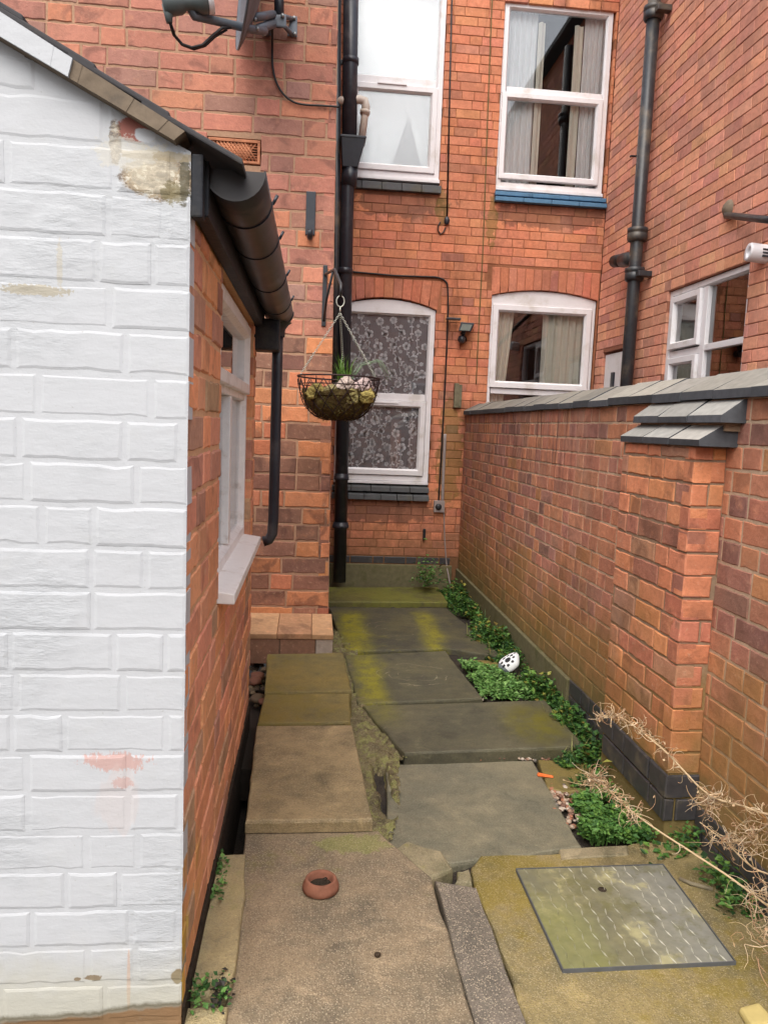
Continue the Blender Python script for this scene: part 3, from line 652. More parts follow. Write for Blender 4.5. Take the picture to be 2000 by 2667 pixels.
curtain('curtain', lambda u, v, n: Vector((u, YB+.1+n, v)), 1.80, 1.86, 2.1, 3.42, 0, M['curtain'], 'narrow cream curtain edge left of centre in the blue silled window', 1, .012)
curtain('net_curtain', TC, 2.2, 2.4, 2.1, 3.5, 0, M['netwhite'], 'white net curtain at the right of the blue silled window', 5, .014)
curtain('curtain', lambda u, v, n: Vector((u, YB+.1+n, v)), 2.11, 2.185, 2.1, 3.42, 0, M['curtain'], 'narrow cream curtain edge at the right of the blue silled window', 1, .012)
mb = MB()
for k in range(22):
    a = R.uniform(-2.6, .2)+1.3; l = R.uniform(.06, .16); p0 = Vector((2.03+R.uniform(-.03, .03), YB+.14, 2.15)); d = Vector((math.cos(a), R.uniform(-.1, .2), abs(math.sin(a))*.6+.1))
    mb.tube([p0, p0+d*l*.5, p0+d*l+Vector((0, 0, -.03))], [.003, .0022, .0006], 4, L(176, 180, 140))
top(mb, 'houseplant', M['leaf'], 'pale spiky houseplant on the ledge inside the blue silled window', 'plant')
# lower right window (W4)
mb = MB(); w = W4
ring(mb, T, w['u0'], w['u1'], w['v0'], 1.105, .035, 0, .05); archhead(mb, T, w['u0'], w['u1'], 1.103, 1.155, 1.212, 0, .05); bar(mb, T, w['u0']+.036, w['u1']-.036, .33, .378, .004, .045)
w4 = frame_obj(mb, neigh, 'wide white arched window just above the garden wall')
mb = MB(); ring(mb, T, 1.522, 2.392, .382, 1.085, .058, .02, .066); mb.build('sash', M['upvc'], w4)
pane(T, 1.575, 2.34, .435, 1.03, .035, M['glass'], w4); pane(T, 1.54, 2.395, -.42, .335, .022, M['glass'], w4)
silltiles(neigh, 1.49, 2.44, -.462, .13, M['sill'], 6)
curtain('curtain', TC, 1.54, 1.74, -.4, 1.1, 0, M['curtain'], 'cream curtain swept back at the left of the arched window', 4, .016, .4)
curtain('curtain', TC, 2.0, 2.38, -.4, 1.1, 0, M['curtain'], 'wide cream curtain hanging at the right of the arched window', 6, .018)
# ============================================================ NEIGHBOUR: wing wall with its pipe, door and window
p = [aX(1743, 755, XN), aX(1950, 690, XN), aX(1970, 683, XN), aX(1735, 990, XN)]
wy0, wy1, wz0, wz1 = 4.27, 5.28, .06, 1.015
dy0, dy1, dzt = 5.95, 6.43, .70
ncut = [(wy0, wy1, wz0, wz1), (dy0, dy1, -1.4, dzt)]
mb = MB(); bricks(mb, (XN, 0, 0), Y_, -X_, 2.0, YB-.005, -1.0, TOP, .0722, .2, .006, pW, ncut, (1, 1, .5, 1), .003, .0015); wb = mb.build('wing_wall', M['b_wing'], neigh)
mb = MB(); mortarsheet(mb, (XN, 0, 0), Y_, -X_, 2.0, YB, -1.4, TOP, .004, ncut); mb.build('wing_mortar', M['m_wing'], neigh)
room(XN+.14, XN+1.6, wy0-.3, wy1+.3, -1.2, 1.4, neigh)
TN = lambda u, v, n: Vector((XN+.07-n, u, v)); ym = 4.79
mb = MB(); ring(mb, TN, wy0, wy1, wz0, wz1, .045, 0, .05); bar(mb, TN, ym-.03, ym+.03, wz0+.046, wz1-.046, .003, .048); bar(mb, TN, wy0+.046, ym-.031, .565, .605, .003, .046); bar(mb, TN, ym+.031, wy1-.046, .555, .6, .003, .046)
w5 = frame_obj(mb, neigh, 'white four pane casement window beyond the black soil pipe')
for z0_, z1_ in ((.61, .965), (.11, .55)):
    mb = MB(); ring(mb, TN, ym+.033, wy1-.05, z0_, z1_, .05, .02, .068); mb.build('casement', M['upvc'], w5)
    pane(TN, ym+.08, wy1-.098, z0_+.047, z1_-.047, .034, M['glassdark'], w5)
pane(TN, wy0+.046, ym-.03, .606, .968, .02, M['glassdark'], w5); pane(TN, wy0+.046, ym-.03, .108, .564, .02, M['glassdark'], w5)
curtain('blind', lambda u, v, n: Vector((XN+.26+n, u, v)), ym+.02, wy1, .05, .72, 0, M['netwhite'], 'pale fabric hanging inside the four pane window', 4, .01)
mb = MB(); mb.box((XN+.02, dy0+.02, -1.3), (XN+.1, dy1-.02, dzt-.02)); dr = mb.build('door_frame', M['upvc'], neigh)
mb = MB(); mb.box((XN+.0, dy0+.06, -1.3), (XN+.019, dy1-.3, dzt-.07)); mb.build('door_leaf', M['upvc'], dr)
mb = MB(); mb.box((XN-.012, dy1-.29, -1.3), (XN+.019, dy1-.24, dzt-.18)); mb.build('door_seal', M['black'], dr)
for h, xx, y0_, y1_, sg in ((house, -1.9, YD, YB+2, 1), (neigh, XN+1.6, 2.0, YB+2, -1)):
    x1 = .06 if sg > 0 else XN-.12
    mb = MB(); mb.hexa([Vector(q) for q in ((min(xx, x1), y0_, TOP+(0 if x1 < xx else .9)), (max(xx, x1), y0_, TOP+(.9 if x1 < xx else 0)), (max(xx, x1), y1_, TOP+(.9 if x1 < xx else 0)), (min(xx, x1), y1_, TOP+(0 if x1 < xx else .9)), (min(xx, x1), y0_, TOP+.05+(0 if x1 < xx else .9)), (max(xx, x1), y0_, TOP+.05+(.9 if x1 < xx else 0)), (max(xx, x1), y1_, TOP+.05+(.9 if x1 < xx else 0)), (min(xx, x1), y1_, TOP+.05+(0 if x1 < xx else .9)))]); mb.build('roof', M['slate'], h)
# cast iron soil pipe
xs = XN-.085; q0, q1 = aX(1712, 40, xs), aX(1632, 1000, xs); yp = 5.68
sp = empty('soil_pipe', (xs, yp, -1.3), 'black cast iron soil pipe with peeling paint in the neighbour corner', 'drainpipe')
mb = MB(); mb.tube([(xs, yp, -1.3), (xs, yp, 3.7)], .046, 16); mb.build('pipe', M['iron'], sp)
def collar(z, r=.07, h=.1, ears=True):
    mb = MB(); mb.lathe((xs, yp, z), [(.053, 0), (r*.9, .004), (r, .02), (r, h*.55), (r*.9, h*.6), (r*1.03, h*.66), (r*1.03, h*.95), (.053, h)], 18)
    if ears: mb.box((xs-.02, yp-.12, z+.02), (xs+.085, yp-.06, z+.06), None, .006)
    return mb.build('collar', M['iron'], sp)
za, zb, zc = aX(1698, 35, xs).z, aX(1670, 605, xs).z, aX(1662, 710, xs).z
collar(za-.06); collar(zb-.05, .072, .1, False); collar(zc-.05)
zm = (zb+zc)/2-.03
mb = MB(); mb.tube([(xs, yp, zm), (xs-.01, yp+.1, zm+.02), (xs-.015, yp+.2, zm+.03)], [.05, .052, .055], 14); b_ = mb.build('branch', M['iron'], sp)
mb = MB(); mb.tube([(xs-.015, yp+.19, zm+.03), (xs-.02, yp+.36, zm+.055)], [.05, .047], 14); mb.build('spigot', M['cable'], b_)
mb = MB(); pe = aX(1635, 413, xs); mb.tube([(XN, 5.9, pe.z), (XN-.09, 5.9, pe.z), (XN-.1, 5.88, pe.z-.012)], .008, 6); top(mb, 'wall_peg', M['iron'], 'short black iron peg in the wall beside the tall soil pipe', 'peg')
mb = MB(); a = aX(1888, 557, XN); mb.lathe((XN-.002, a.y-.04, a.z+.02), [(.001, .03), (.03, .026), (.05, .01), (.055, 0)], 10, None, (-1, 0, 0)); mp = mb
b1 = aY(1892, 560, a.y-.05); b2 = aY(2080, 580, a.y-1.0); mb = MB(); mb.tube([b1, b2], .02, 10)
ar = top(mb, 'wall_pole', M['iron'], 'dark grey metal pole fixed high on the neighbouring wall by the right edge', 'pole')
mp.build('mortar_patch', M['verge'], neigh)
a = aX(1985, 660, XN); e0, e1 = aY(1947, 655, a.y-.02), aY(2040, 668, a.y-.05)
fl = empty('flue', e0, 'white tubular flue with dark slots above the four pane window', 'flue')
ax = (e1-e0).normalized(); mb = MB(); mb.lathe(e0, [(.03, .004), (.046, 0), (.05, .01), (.05, .3)], 20, None, ax); mb.lathe(e0, [(.001, .02), (.03, .018), (.03, .004)], 20, None, ax); mb.build('barrel', M['upvc'], fl)
side = ax.cross(Z_).normalized(); side = side if side.y < 0 else -side
for k in range(3):
    mb = MB(); c = e0+ax*.09+side*.047+Z_*(.012-.017*k); mb.hexa([c+ax*s*.028+Z_*t*.005+side*n*.004 for n in (-1, 1) for s, t in ((-1, -1), (1, -1), (1, 1), (-1, 1))]); mb.build('slot', M['black'], fl)
# ============================================================ GARDEN WALL
gw = empty('garden_wall', (XG, 3.6, -1.36), 'red brick garden wall with sloping grey coping and a capped pier', 'wall')
py0, py1, XP = 2.335, 2.90, 1.21
GB, GT = -1.205, .134
mb = MB(); bricks(mb, (XG, 0, 0), Y_, -X_, .6, YB-.03, GB, GT, .0744, .205, .008, pG, [(py0+.01, py1-.01, -1.3, .03)], (1, .5, .5, 1, .5), .0035, .0018, wav=.0016); mb.build('brickwork', M['b_gard'], gw)
mb = MB(); mortarsheet(mb, (XG, 0, 0), Y_, -X_, .6, YB-.03, -1.42, GT, .003); mb.add([(XG+.004, .6, GT-.001), (XG+.215, .6, GT-.001), (XG+.215, YB-.03, GT-.001), (XG+.004, YB-.03, GT-.001)], [(0, 1, 2, 3)])
mb.box((XG+.2, .6, -1.42), (XG+.215, YB-.03, GT-.002)); mb.box((XG+.01, YB-.05, -1.42), (XG+.199, YB-.03, GT-.002)); mb.build('mortar', M['m_gard'], gw)
mb = MB(); mb.box((XG-.018, 3.6, -1.42), (XG+.05, YB-.03, GB-.004), None, .006); mb.build('plinth', M['concrete'], gw)
mb = MB(); bricks(mb, (XG-.004, 0, 0), Y_, -X_, .6, 3.6, -1.365, GB, .08, .21, .008, pBlue, [(py0, py1, -1.4, 0)], (1, 1, .5)); mb.build('blue_course', M['b_blue'], gw)
# coping: splayed bricks laid side by side
def splay(mb, x0, x1, xb, z0, zf, z1, a, b, ctop, cside):
    """a splayed brick laid across the wall: face, sloping weathered top, level back"""
    j = lambda: R.uniform(-.0025, .0025)
    p = [(x0+j(), z0), (x0+j(), zf+j()), (x1, z1+j()), (xb, z1), (xb, z0)]; e = .003
    v = [Vector((x, a, z)) for x, z in p]+[Vector((x, b, z)) for x, z in p]
    mb.add(v, [(0, 1, 6, 5), (0, 4, 3, 2, 1), (5, 6, 7, 8, 9), (4, 0, 5, 9)], cside); mb.add(v, [(1, 2, 7, 6), (2, 3, 8, 7)], ctop)
mb = MB(); y = .62; xf = XG-.022
while y < YB-.04:
    y2 = min(y+R.uniform(.215, .235), YB-.035); dz = R.uniform(-.002, .002)
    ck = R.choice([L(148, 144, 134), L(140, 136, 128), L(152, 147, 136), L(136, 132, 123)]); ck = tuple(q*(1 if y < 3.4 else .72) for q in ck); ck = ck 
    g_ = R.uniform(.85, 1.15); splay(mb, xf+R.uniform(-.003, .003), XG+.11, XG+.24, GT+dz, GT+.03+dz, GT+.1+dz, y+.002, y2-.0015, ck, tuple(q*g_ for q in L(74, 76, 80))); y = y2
mb.build('coping', M['capv'], gw)
mb = MB(); mb.box((xf+.012, .6, GT+.002), (XG+.2, YB-.04, GT+.02)); mb.build('coping_bed', M['m_pier'], gw)
# pier
pier = MB(); pz0, pzt = -1.107, -.02
bricks(pier, (XP, 0, 0), Y_, -X_, py0, py1, pz0, pzt, .0744, .205, .008, pP, (), (1, .5, 1), .004, .002, wav=.002)
bricks(pier, (0, py0, 0), X_, -Y_, XP, XG-.001, pz0, pzt, .0744, .3, .008, pP, (), (1,), .004, .002)
po = pier.build('pier', M['b_pier'], gw)
mb = MB(); mb.box((XP+.004, py0+.004, -1.42), (XG+.02, py1, pzt)); mb.build('pier_mortar', M['m_pier'], po)
mb = MB(); bricks(mb, (XP-.006, 0, 0), Y_, -X_, py0-.006, py1, -1.272, pz0, .0825, .21, .008, pBlue, (), (1, .5, 1)); bricks(mb, (0, py0-.006, 0), X_, -Y_, XP-.006, XG, -1.272, pz0, .0825, .3, .008, pBlue, (), (1,)); mb.build('pier_plinth', M['b_blue'], po)
mb = MB(); mb.box((XP+.02, py0+.012, -1.42), (XG, py1, -1.28)); mb.build('pier_footing', M['soilmat'], po)
def tier(x0, x1, z0, z1, y0, y1, n):
    mb = MB()
    for i in range(n):
        g_ = R.uniform(.85, 1.15); splay(mb, x0, x1, XG+.01, z0, z0+.022, z1, y0+(y1-y0)*i/n+.004, y0+(y1-y0)*(i+1)/n-.004, R.choice([L(156, 154, 148), L(142, 140, 134), L(166, 162, 154)]), tuple(q*g_ for q in L(78, 80, 84)))
    return mb
tier(XP-.015, XP+.065, -.019, .052, py0-.055, py1, 3).build('cap', M['capv'], po); tier(XP+.03, XP+.1, .056, .131, py0-.09, py1, 3).build('cap', M['capv'], po)
mb = MB(); mb.box((XP+.02, py0-.03, -.0185), (XG+.006, py1-.01, .0)); mb.box((XP+.06, py0-.06, .03), (XG+.006, py1-.01, .07)); mb.build('cap_bed', M['m_pier'], po)
# ============================================================ OUTHOUSE
oh = empty('outhouse', (-.6, YW, -1.3), 'small brick outhouse with a white painted gable and white window', 'outhouse')
YE = 3.38
ve = lambda x: .508+(x+.244)*-.5 if x < -.244 else .508
zp = aY(240, 2628, YW).z
slope = lambda u: ve(u)-.004
pWh = lambda u, v: (1, 1, 1)
mb = MB(); bricks(mb, (0, YW, 0), X_, -Y_, -1.25, XL, -1.45, 1.0, .085, .205, .009, pWh, (), (1, .5, 1), .006, .0011, top_=slope, wav=.0018, chd=.0012); mb.build('gable_wall', M['white'], oh)
mb = MB(); us = [-1.25+i*.0505 for i in range(20)]+[XL]
for a, b in zip(us, us[1:]):
    for k in range(24):
        z0_, z1_ = -1.45+k*.1, -1.45+(k+1)*.1; ta, tb = min(z1_, slope(a)), min(z1_, slope(b))
        if min(ta, tb) > z0_: mb.add([(a, YW+.0013, z0_), (b, YW+.0013, z0_), (b, YW+.0013, tb), (a, YW+.0013, ta)], [(0, 1, 2, 3)])
mb.build('gable_joints', M['white'], oh)
sy0, sy1, sz0, sz1 = 2.118, 3.235, -.47, .40
mb = MB(); bricks(mb, (XL, 0, 0), Y_, X_, YW+.006, YE, -1.26, .40, .085, .25, .01, pS, [(sy0, sy1, sz0-.03, sz1)], (1, .5), .005, .003, wav=.002); mb.build('brick_wall', M['b_side'], oh)
mb = MB(); mortarsheet(mb, (XL, 0, 0), Y_, X_, YW+.006, YE, -1.6, .5, .004, [(sy0, sy1, sz0-.03, sz1)], .1); mb.add([(XL-.004, YE, -1.6), (-1.3, YE, -1.6), (-1.3, YE, .5), (XL-.004, YE, .5)], [(0, 1, 2, 3)]); mb.build('brick_mortar', M['m_side'], oh)
mb = MB(); mb.box((XL-.03, YW+.01, -1.6), (XL+.006, YE-.01, -1.262), None, .003); mb.build('footing', M['soilmat'], oh)
mb = MB(); t = .04
mb.box((-1.1, YW+.12, -1.2), (-1.1+t, YE-.05, .4)); mb.box((-1.05, YW+.12, -1.2), (XL-.12, YW+.16, .4)); mb.box((-1.05, YE-.1, -1.2), (XL-.12, YE-.06, .4)); mb.build('interior', plain('grey painted room', L(96, 100, 100), .9), oh)
TS = lambda u, v, n: Vector((XL-.075+n, u, v))
mb = MB(); ring(mb, TS, sy0, sy1, sz0, sz1, .05, 0, .05); bar(mb, TS, sy0+.051, sy1-.051, .085, .135, .004, .046); bar(mb, TS, 2.64, 2.69, sz0+.051, .084, .004, .046)
w6 = mb.build('window', M['paintwood'], oh, 'white side window seen almost edge-on')
mb = MB(); ring(mb, TS, sy0+.03, sy1-.03, .11, sz1-.025, .05, .02, .064); mb.build('top_light', M['paintwood'], w6)
pane(TS, sy0+.06, sy1-.06, .155, sz1-.07, .03, M['glassdark'], w6); pane(TS, sy0+.05, 2.64, sz0+.05, .085, .02, M['glassdark'], w6); pane(TS, 2.69, sy1-.05, sz0+.05, .085, .02, M['glassdark'], w6)
mb = MB(); mb.hexa([Vector(p) for p in ((XL-.075, sy0-.002, sz0-.032), (XL+.045, sy0-.002, sz0-.036), (XL+.045, sy1-.01, sz0-.036), (XL-.075, sy1-.01, sz0-.032), (XL-.075, sy0-.002, sz0+.012), (XL+.045, sy0-.002, sz0-.006), (XL+.045, sy1-.01, sz0-.006), (XL-.075, sy1-.01, sz0+.012))], None, .004); mb.build('sill', M['paintwood'], w6)
# roof: slates, verge, fascia
sl = .56; ex, ez = -.145, .478
mb = MB()
for k in range(9):
    a = k*.15; x0, z0_ = ex-a*.87, ez+a*.87*sl+.0; x1, z1_ = ex-(a+.21)*.87, ez+(a+.21)*.87*sl-.01
    y = YW-.03
    while y < YE+.02:
        y2 = y+.25; e = R.uniform(-.004, .004)
        mb.hexa([Vector(p) for p in ((x0+e, y+.003, z0_), (x1, y+.003, z1_), (x1, y2-.003, z1_), (x0+e, y2-.003, z0_), (x0+e, y+.003, z0_+.012), (x1, y+.003, z1_+.012), (x1, y2-.003, z1_+.012), (x0+e, y2-.003, z0_+.012))], None, .003)
        y = y2
rf = mb.build('roof', M['slate'], oh)
V0, V1 = aY(0, 34, YW-.02), aY(526, 372, YW-.02); B0, B1 = aY(0, 98, YW-.02), aY(495, 392, YW-.02)
def strip(t0, t1, y0, y1):
    f = lambda a, b, t: a+(b-a)*t
    p = [f(B0, B1, t0), f(B0, B1, t1), f(V0, V1, t1), f(V0, V1, t0)]
    return [Vector((q.x, y, q.z)) for y in (y0, y1) for q in p]
mb = MB(); ts = [-.7+i*.085 for i in range(21)]
for a, b in zip(ts, ts[1:]):
    if b > 1.0: break
    h = strip(a, b, YW-.028+R.uniform(-.0006, .0006), YW+.05); mb.hexa(h)
mb.build('verge', M['verge'], rf)
mb = MB(); mb.hexa(strip(-.7, .27, YW-.034, YW-.026)); mb.hexa(strip(.27, .36, YW-.0335, YW-.026)[:]) ; mb.build('verge_paint', M['white'], rf)
mb = MB(); mb.box((XL+.002, YW-.005, .384), (XL+.024, YW+.03, .5), None, .004); mb.box((XL+.001, YW+.031, .395), (XL+.03, YE+.02, .5), None, .003); mb.box((XL-.03, YE-.1, .30), (XL+.10, YE+.03, .43), None, .01); mb.build('fascia_and_shade_box', M['tar'], oh)  # fascia board, plus a black box for the shadow at its far end
# gutter with joints, end cap and outlet pipe
gut = empty('gutter', (-.165, YW, .42), 'black half-round gutter along the outhouse eaves', 'gutter')
gx = lambda y: -.164+.006*(y-YW); gr = .061; gz = lambda y: .492-.004*(y-YW)
mb = MB(); ys = [YW+.045+(YE+.07-YW-.045)*i/10 for i in range(11)]; K = 14
for rr in (gr, gr-.004):
    b = len(mb.v)
    for y in ys:
        for k in range(K+1): w = math.pi+math.pi*k/K; mb.v.append((gx(y)+rr*math.cos(w), y, gz(y)+rr*math.sin(w)))
    for i in range(10):
        for k in range(K): q = b+i*(K+1)+k; mb.f.append((q, q+1, q+K+2, q+K+1)); mb.c.append((1, 1, 1)); mb.sm.append(True)
n_ = 11*(K+1)
for i in range(10):
    for k in (0, K): q = i*(K+1)+k; mb.f.append((q, q+K+1, n_+q+K+1, n_+q)); mb.c.append((1, 1, 1)); mb.sm.append(False)
for k in range(K): mb.f.append((k, k+1, n_+k+1, n_+k)); mb.c.append((1, 1, 1)); mb.sm.append(False)
mb.build('trough', M['gutter'], gut)
def halfdisc(y, r, th, name):
    mb = MB(); vs = [(gx(y)+r*math.cos(math.pi+math.pi*k/16), yy, gz(y)+r*math.sin(math.pi+math.pi*k/16)) for yy in (y, y+th) for k in range(17)]
    mb.add(vs, [tuple(range(17)), tuple(range(33, 16, -1))]+[(k, k+1, 18+k, 17+k) for k in range(16)]+[(16, 0, 17, 33)]); return mb.build(name, M['gutter'], gut)
halfdisc(YW+.052, gr-.0045, .006, 'end_cap'); halfdisc(YE+.06, gr+.004, .03, 'end_cap')
for y in (1.80, 2.12, 2.62, 3.12):
    mb = MB()
    for wd, r in ((.012, gr+.003),):
        vs = [(gx(y)+(r-s*.004)*math.cos(math.pi+math.pi*k/16), y+t*wd, gz(y)+(r-s*.004)*math.sin(math.pi+math.pi*k/16)) for s, t in ((0, 0), (0, 1), (1, 1), (1, 0)) for k in range(17)]
        mb.add(vs, [(a*17+k, a*17+k+1, ((a+1) % 4)*17+k+1, ((a+1) % 4)*17+k) for a in range(4) for k in range(16)])
    mb.tube([(gx(y)+gr+.002, y+.006, gz(y)-.004), (gx(y)+gr+.012, y+.006, gz(y)+.016)], .004, 6)
    mb.build('joint', M['black'], gut)
yo = YE+.02
mb = MB(); mb.lathe((gx(yo), yo, gz(yo)-.115), [(.03, 0), (.031, .03), (.045, .05), (.06, .06)], 16); mb.build('outlet', M['gutter'], gut)
q = [aY(727, 850, yo), aY(724, 950, yo), aY(716, 1200, yo), aY(712, 1350, yo), aY(709, 1390, yo), aY(700, 1406, yo), aY(686, 1410, yo)]; q[0].x = gx(yo); q[0].z = gz(yo)-.1; q[1].x = gx(yo)+.0
mb = MB(); mb.tube(q, .0235, 14); top(mb, 'drainpipe', M['black'], 'thin black drainpipe dropping from the outhouse gutter and bent at the sill', 'drainpipe')
# ============================================================ things on the dish wall
def P(px, py, off=0.0): return aY(px, py, YD-off)
a, b = P(798, 498), P(823, 498); z1_, z0_ = a.z, P(812, 612).z
br = empty('wall_bracket', (a.x, YD, z0_), 'plain black strap hook screwed to the brick wall above the hanging basket', 'bracket')
mb = MB(); mb.box((a.x, YD-.012, z0_), (b.x, YD+.004, z1_), None, .003); mb.build('plate', M['black'], br)
mb = MB(); xc = (a.x+b.x)/2; mb.tube([(xc, YD-.005, z0_+.01), (xc, YD-.03, z0_-.02), (xc, YD-.06, z0_-.02), (xc, YD-.08, z0_+.01)], .016, 10); mb.build('hook', M['black'], br)
a, b = P(840, 690), P(851, 690); z1_, z0_ = a.z, P(853, 850).z; xc = (a.x+b.x)/2+.004
bb = empty('basket_bracket', (xc, YD, z0_), 'black bracket on the brick corner holding up the hanging basket', 'bracket')
mb = MB(); mb.box((xc-.012, YD-.01, z0_), (xc+.012, YD+.004, z1_), None, .003); mb.build('plate', M['iron'], bb)
YK = 4.02; hk = aY(888, 740, YK)
mb = MB(); mb.tube([(xc, YD-.006, z1_-.05), (xc+(hk.x-xc)*.6, YD-.26, z1_-.07), (hk.x, YK, hk.z), (hk.x, YK-.025, hk.z-.03), (hk.x, YK, hk.z-.055)], .008, 8); mb.tube([(xc, YD-.006, z0_+.03), (xc+.01, YD-.12, z0_+.13), (xc+(hk.x-xc)*.5, YD-.22, z1_-.075)], .007, 8); mb.build('arm', M['iron'], bb)
# hanging basket
rim = [aY(775, 983, YK), aY(988, 983, YK)]; bc = (rim[0]+rim[1])/2; br_r = (rim[1].x-rim[0].x)/2; bdep = bc.z-aY(882, 1090, YK).z+.01
hb = empty('hanging_basket', (bc.x, YK, bc.z-bdep), 'round wire hanging basket on a chain, lined with moss', 'hanging basket')
prof = lambda t: (br_r*math.cos(t*math.pi/2)**.62, -bdep*math.sin(t*math.pi/2)**1.1)
mb = MB()
def basketpt(ang, t): r, h = prof(t); return Vector((bc.x+r*math.cos(ang), YK+r*math.sin(ang), bc.z+h))
for t, r in ((0, .0048), (.14, .003), (.93, .003)):
    mb.tube([basketpt(2*math.pi*k/36, t) for k in range(36)], r, 6, None, False, True)
for k in range(16):
    for s in (1, -1): mb.tube([basketpt(2*math.pi*k/16+s*.9*t, .06+.88*t) for t in [i/9 for i in range(10)]], .0024, 5)
    mb.tube([basketpt(2*math.pi*k/16+.2, 0), basketpt(2*math.pi*k/16+.2, .14)], .0024, 5)
mb.build('wire_frame', M['wire'], hb)
mb = MB(); mb.smooth = True; A = 40; Bn = 12
for j in range(Bn+1):
    t = .26+.74*j/Bn
    for i in range(A):
        w = 2*math.pi*i/A; r, h = prof(min(t, .995)); o = mnoise.noise(Vector((math.cos(w)*3, math.sin(w)*3, t*5)))*.012
        mb.v.append((bc.x+(r-.008+o)*math.cos(w), YK+(r-.008+o)*math.sin(w), bc.z+h+.006+(o*1.5 if j == 0 else 0)))
for j in range(Bn):
    for i in range(A): mb.f.append((j*A+i, j*A+(i+1) % A, (j+1)*A+(i+1) % A, (j+1)*A+i)); mb.c.append((1, 1, 1)); mb.sm.append(True)
r, h = prof(.3); mb.lathe((bc.x, YK, bc.z+h-.004), [(r*.99, 0), (r*.6, .008), (.001, .01)], 24); mb.build('liner', M['liner'], hb)
mb = MB(); rg = aY(887, 800, YK); mb.tube([Vector((hk.x+.02*math.sin(w), YK, rg.z+.03+.028*math.cos(w))) for w in [2*math.pi*k/18 for k in range(18)]], .0035, 6, None, False, True)
mb.tube([(hk.x, YK, rg.z+.005), (hk.x, YK, rg.z-.03)], .004, 6)
for ang in (math.radians(200), math.radians(-30), math.radians(80)):
    p0 = Vector((hk.x, YK, rg.z-.03)); p1 = basketpt(ang, 0); n_ = 34
    for i in range(n_):
        c0_ = p0.lerp(p1, (i+.1)/n_); c1_ = p0.lerp(p1, (i+1.0)/n_); d = (c1_-c0_).normalized(); s = d.cross(Z_ if i % 2 else Y_).normalized()*.0042
        mb.tube([c0_+s, c1_+s, c1_-s, c0_-s], .0016, 4, None, False, True)
mb.build('chain', M['chain'], hb)
gp = [L(140, 126, 100), L(146, 132, 78), L(168, 152, 142), L(124, 114, 80), L(176, 156, 152), L(142, 132, 86)]
for k, (px, py, r, lab, c) in enumerate([(822, 1022, .05, 'yellow mossy stone at the left of the hanging basket', 1), (862, 1020, .045, 'olive mossy stone left of the grass in the basket', 3), (900, 1004, .05, 'pinkish grey stone standing highest in the basket', 2), (945, 1010, .055, 'large pink mottled stone at the right of the basket', 4), (913, 1034, .045, 'yellow stone at the middle front of the basket', 5), (955, 1032, .042, 'pale yellow stone low at the right of the basket', 1)]):
    p_ = aY(px, py, YK-.11-.03*(k > 3)); mb = MB(); mb.rough(p_, (r, r*.9, r*.82), gp[c], .4); top(mb, 'stone', M['stone'], lab, 'stone', 'stones in the hanging basket')
mb = MB()
for k in range(900):
    a = R.random()*6.28; t = R.uniform(.24, .9); q = basketpt(a, t); q = Vector((bc.x, YK, q.z))+(q-Vector((bc.x, YK, q.z)))*R.uniform(.93, 1.04); d = Vector((R.gauss(0, 1), R.gauss(0, 1), R.gauss(0, 1))).normalized()*R.uniform(.008, .028)
    w_ = d.cross(Vector((R.random(), R.random(), R.random()))).normalized()*.0016; mb.add([q-w_, q+w_, q+d], [(0, 1, 2)], R.choice([L(96, 80, 52), L(126, 118, 60), L(70, 58, 40), L(146, 138, 84), L(112, 94, 60)]))
mb.build('moss_lining', M['leaf'], hb)
mb = MB(); gb = aY(892, 1000, YK)
for k in range(46):
    a = R.random()*6.28; l = R.uniform(.07, .17); s = R.uniform(.03, .11); b0 = gb+Vector((R.uniform(-.03, .03), R.uniform(-.04, .02), R.uniform(-.02, .0)))
    tip = b0+Vector((math.cos(a)*s, math.sin(a)*s*.8, l)); m_ = b0.lerp(tip, .55)+Vector((-math.cos(a)*.012, 0, .02)); wv = Vector((-math.sin(a), math.cos(a), 0))*.0035
    g_ = R.uniform(.7, 1.2); c = tuple(x*g_ for x in L(92, 128, 52)); mb.add([b0-wv, b0+wv, m_+wv*.8, tip, m_-wv*.8], [(0, 1, 2, 4), (4, 2, 3)], c)
for k in range(7):
    a = R.uniform(-.5, .5); l = R.uniform(.14, .24); b0 = gb+Vector((.03, 0, 0)); pts = [b0, b0+Vector((l*.3, 0, .1)), b0+Vector((l*.7, a*.1, .13)), b0+Vector((l, a*.2, R.uniform(-.0, .08)))]; mb.tube(pts, [.002, .0018, .0014, .0006], 4, L(150, 172, 140))
top(mb, 'grass_tuft', M['leaf'], 'tuft of green grass growing out of the hanging basket', 'grass')
# satellite dish
sd = empty('satellite_dish', P(727, 60), 'grey satellite dish with its arm seen from the side at the top of the wall', 'satellite dish')
cen = aY(648, -130, YD-.42); tip_ = aY(648, 112, YD-.42); rad = cen.z-tip_.z
mb = MB(); ax = Vector((-1, -.2, .08)).normalized(); prof_ = [(rad*t/10, -.09*(1-(t/10)**2)-0.0) for t in range(11)]; prof_ += [(rad*1.005, .004), (rad*1.005, -.008)]+[(rad*t/10, -.09*(1-(t/10)**2)-.008) for t in range(10, -1, -1)]
mb.lathe(cen, prof_, 40, None, ax); mb.build('reflector', M['steel'], sd)
a0, a1, a2 = aY(652, 74, YD-.42), aY(505, 40, YD-.62), aY(690, 80, YD-.3)
mb = MB(); mb.tube([a2, a0, a1, aY(490, 10, YD-.64)], .02, 8); arm = mb.build('arm', M['steel'], sd)
l0, l1 = aY(424, 8, YD-.66), aY(508, 2, YD-.64); mb = MB(); mb.lathe(l0, [(.001, -.002), (.045, 0), (.055, .02), (.05, .08), (.036, .1), (.04, .14), (.055, .17), (.055, .2), (.001, .2)], 18, None, l1-l0)
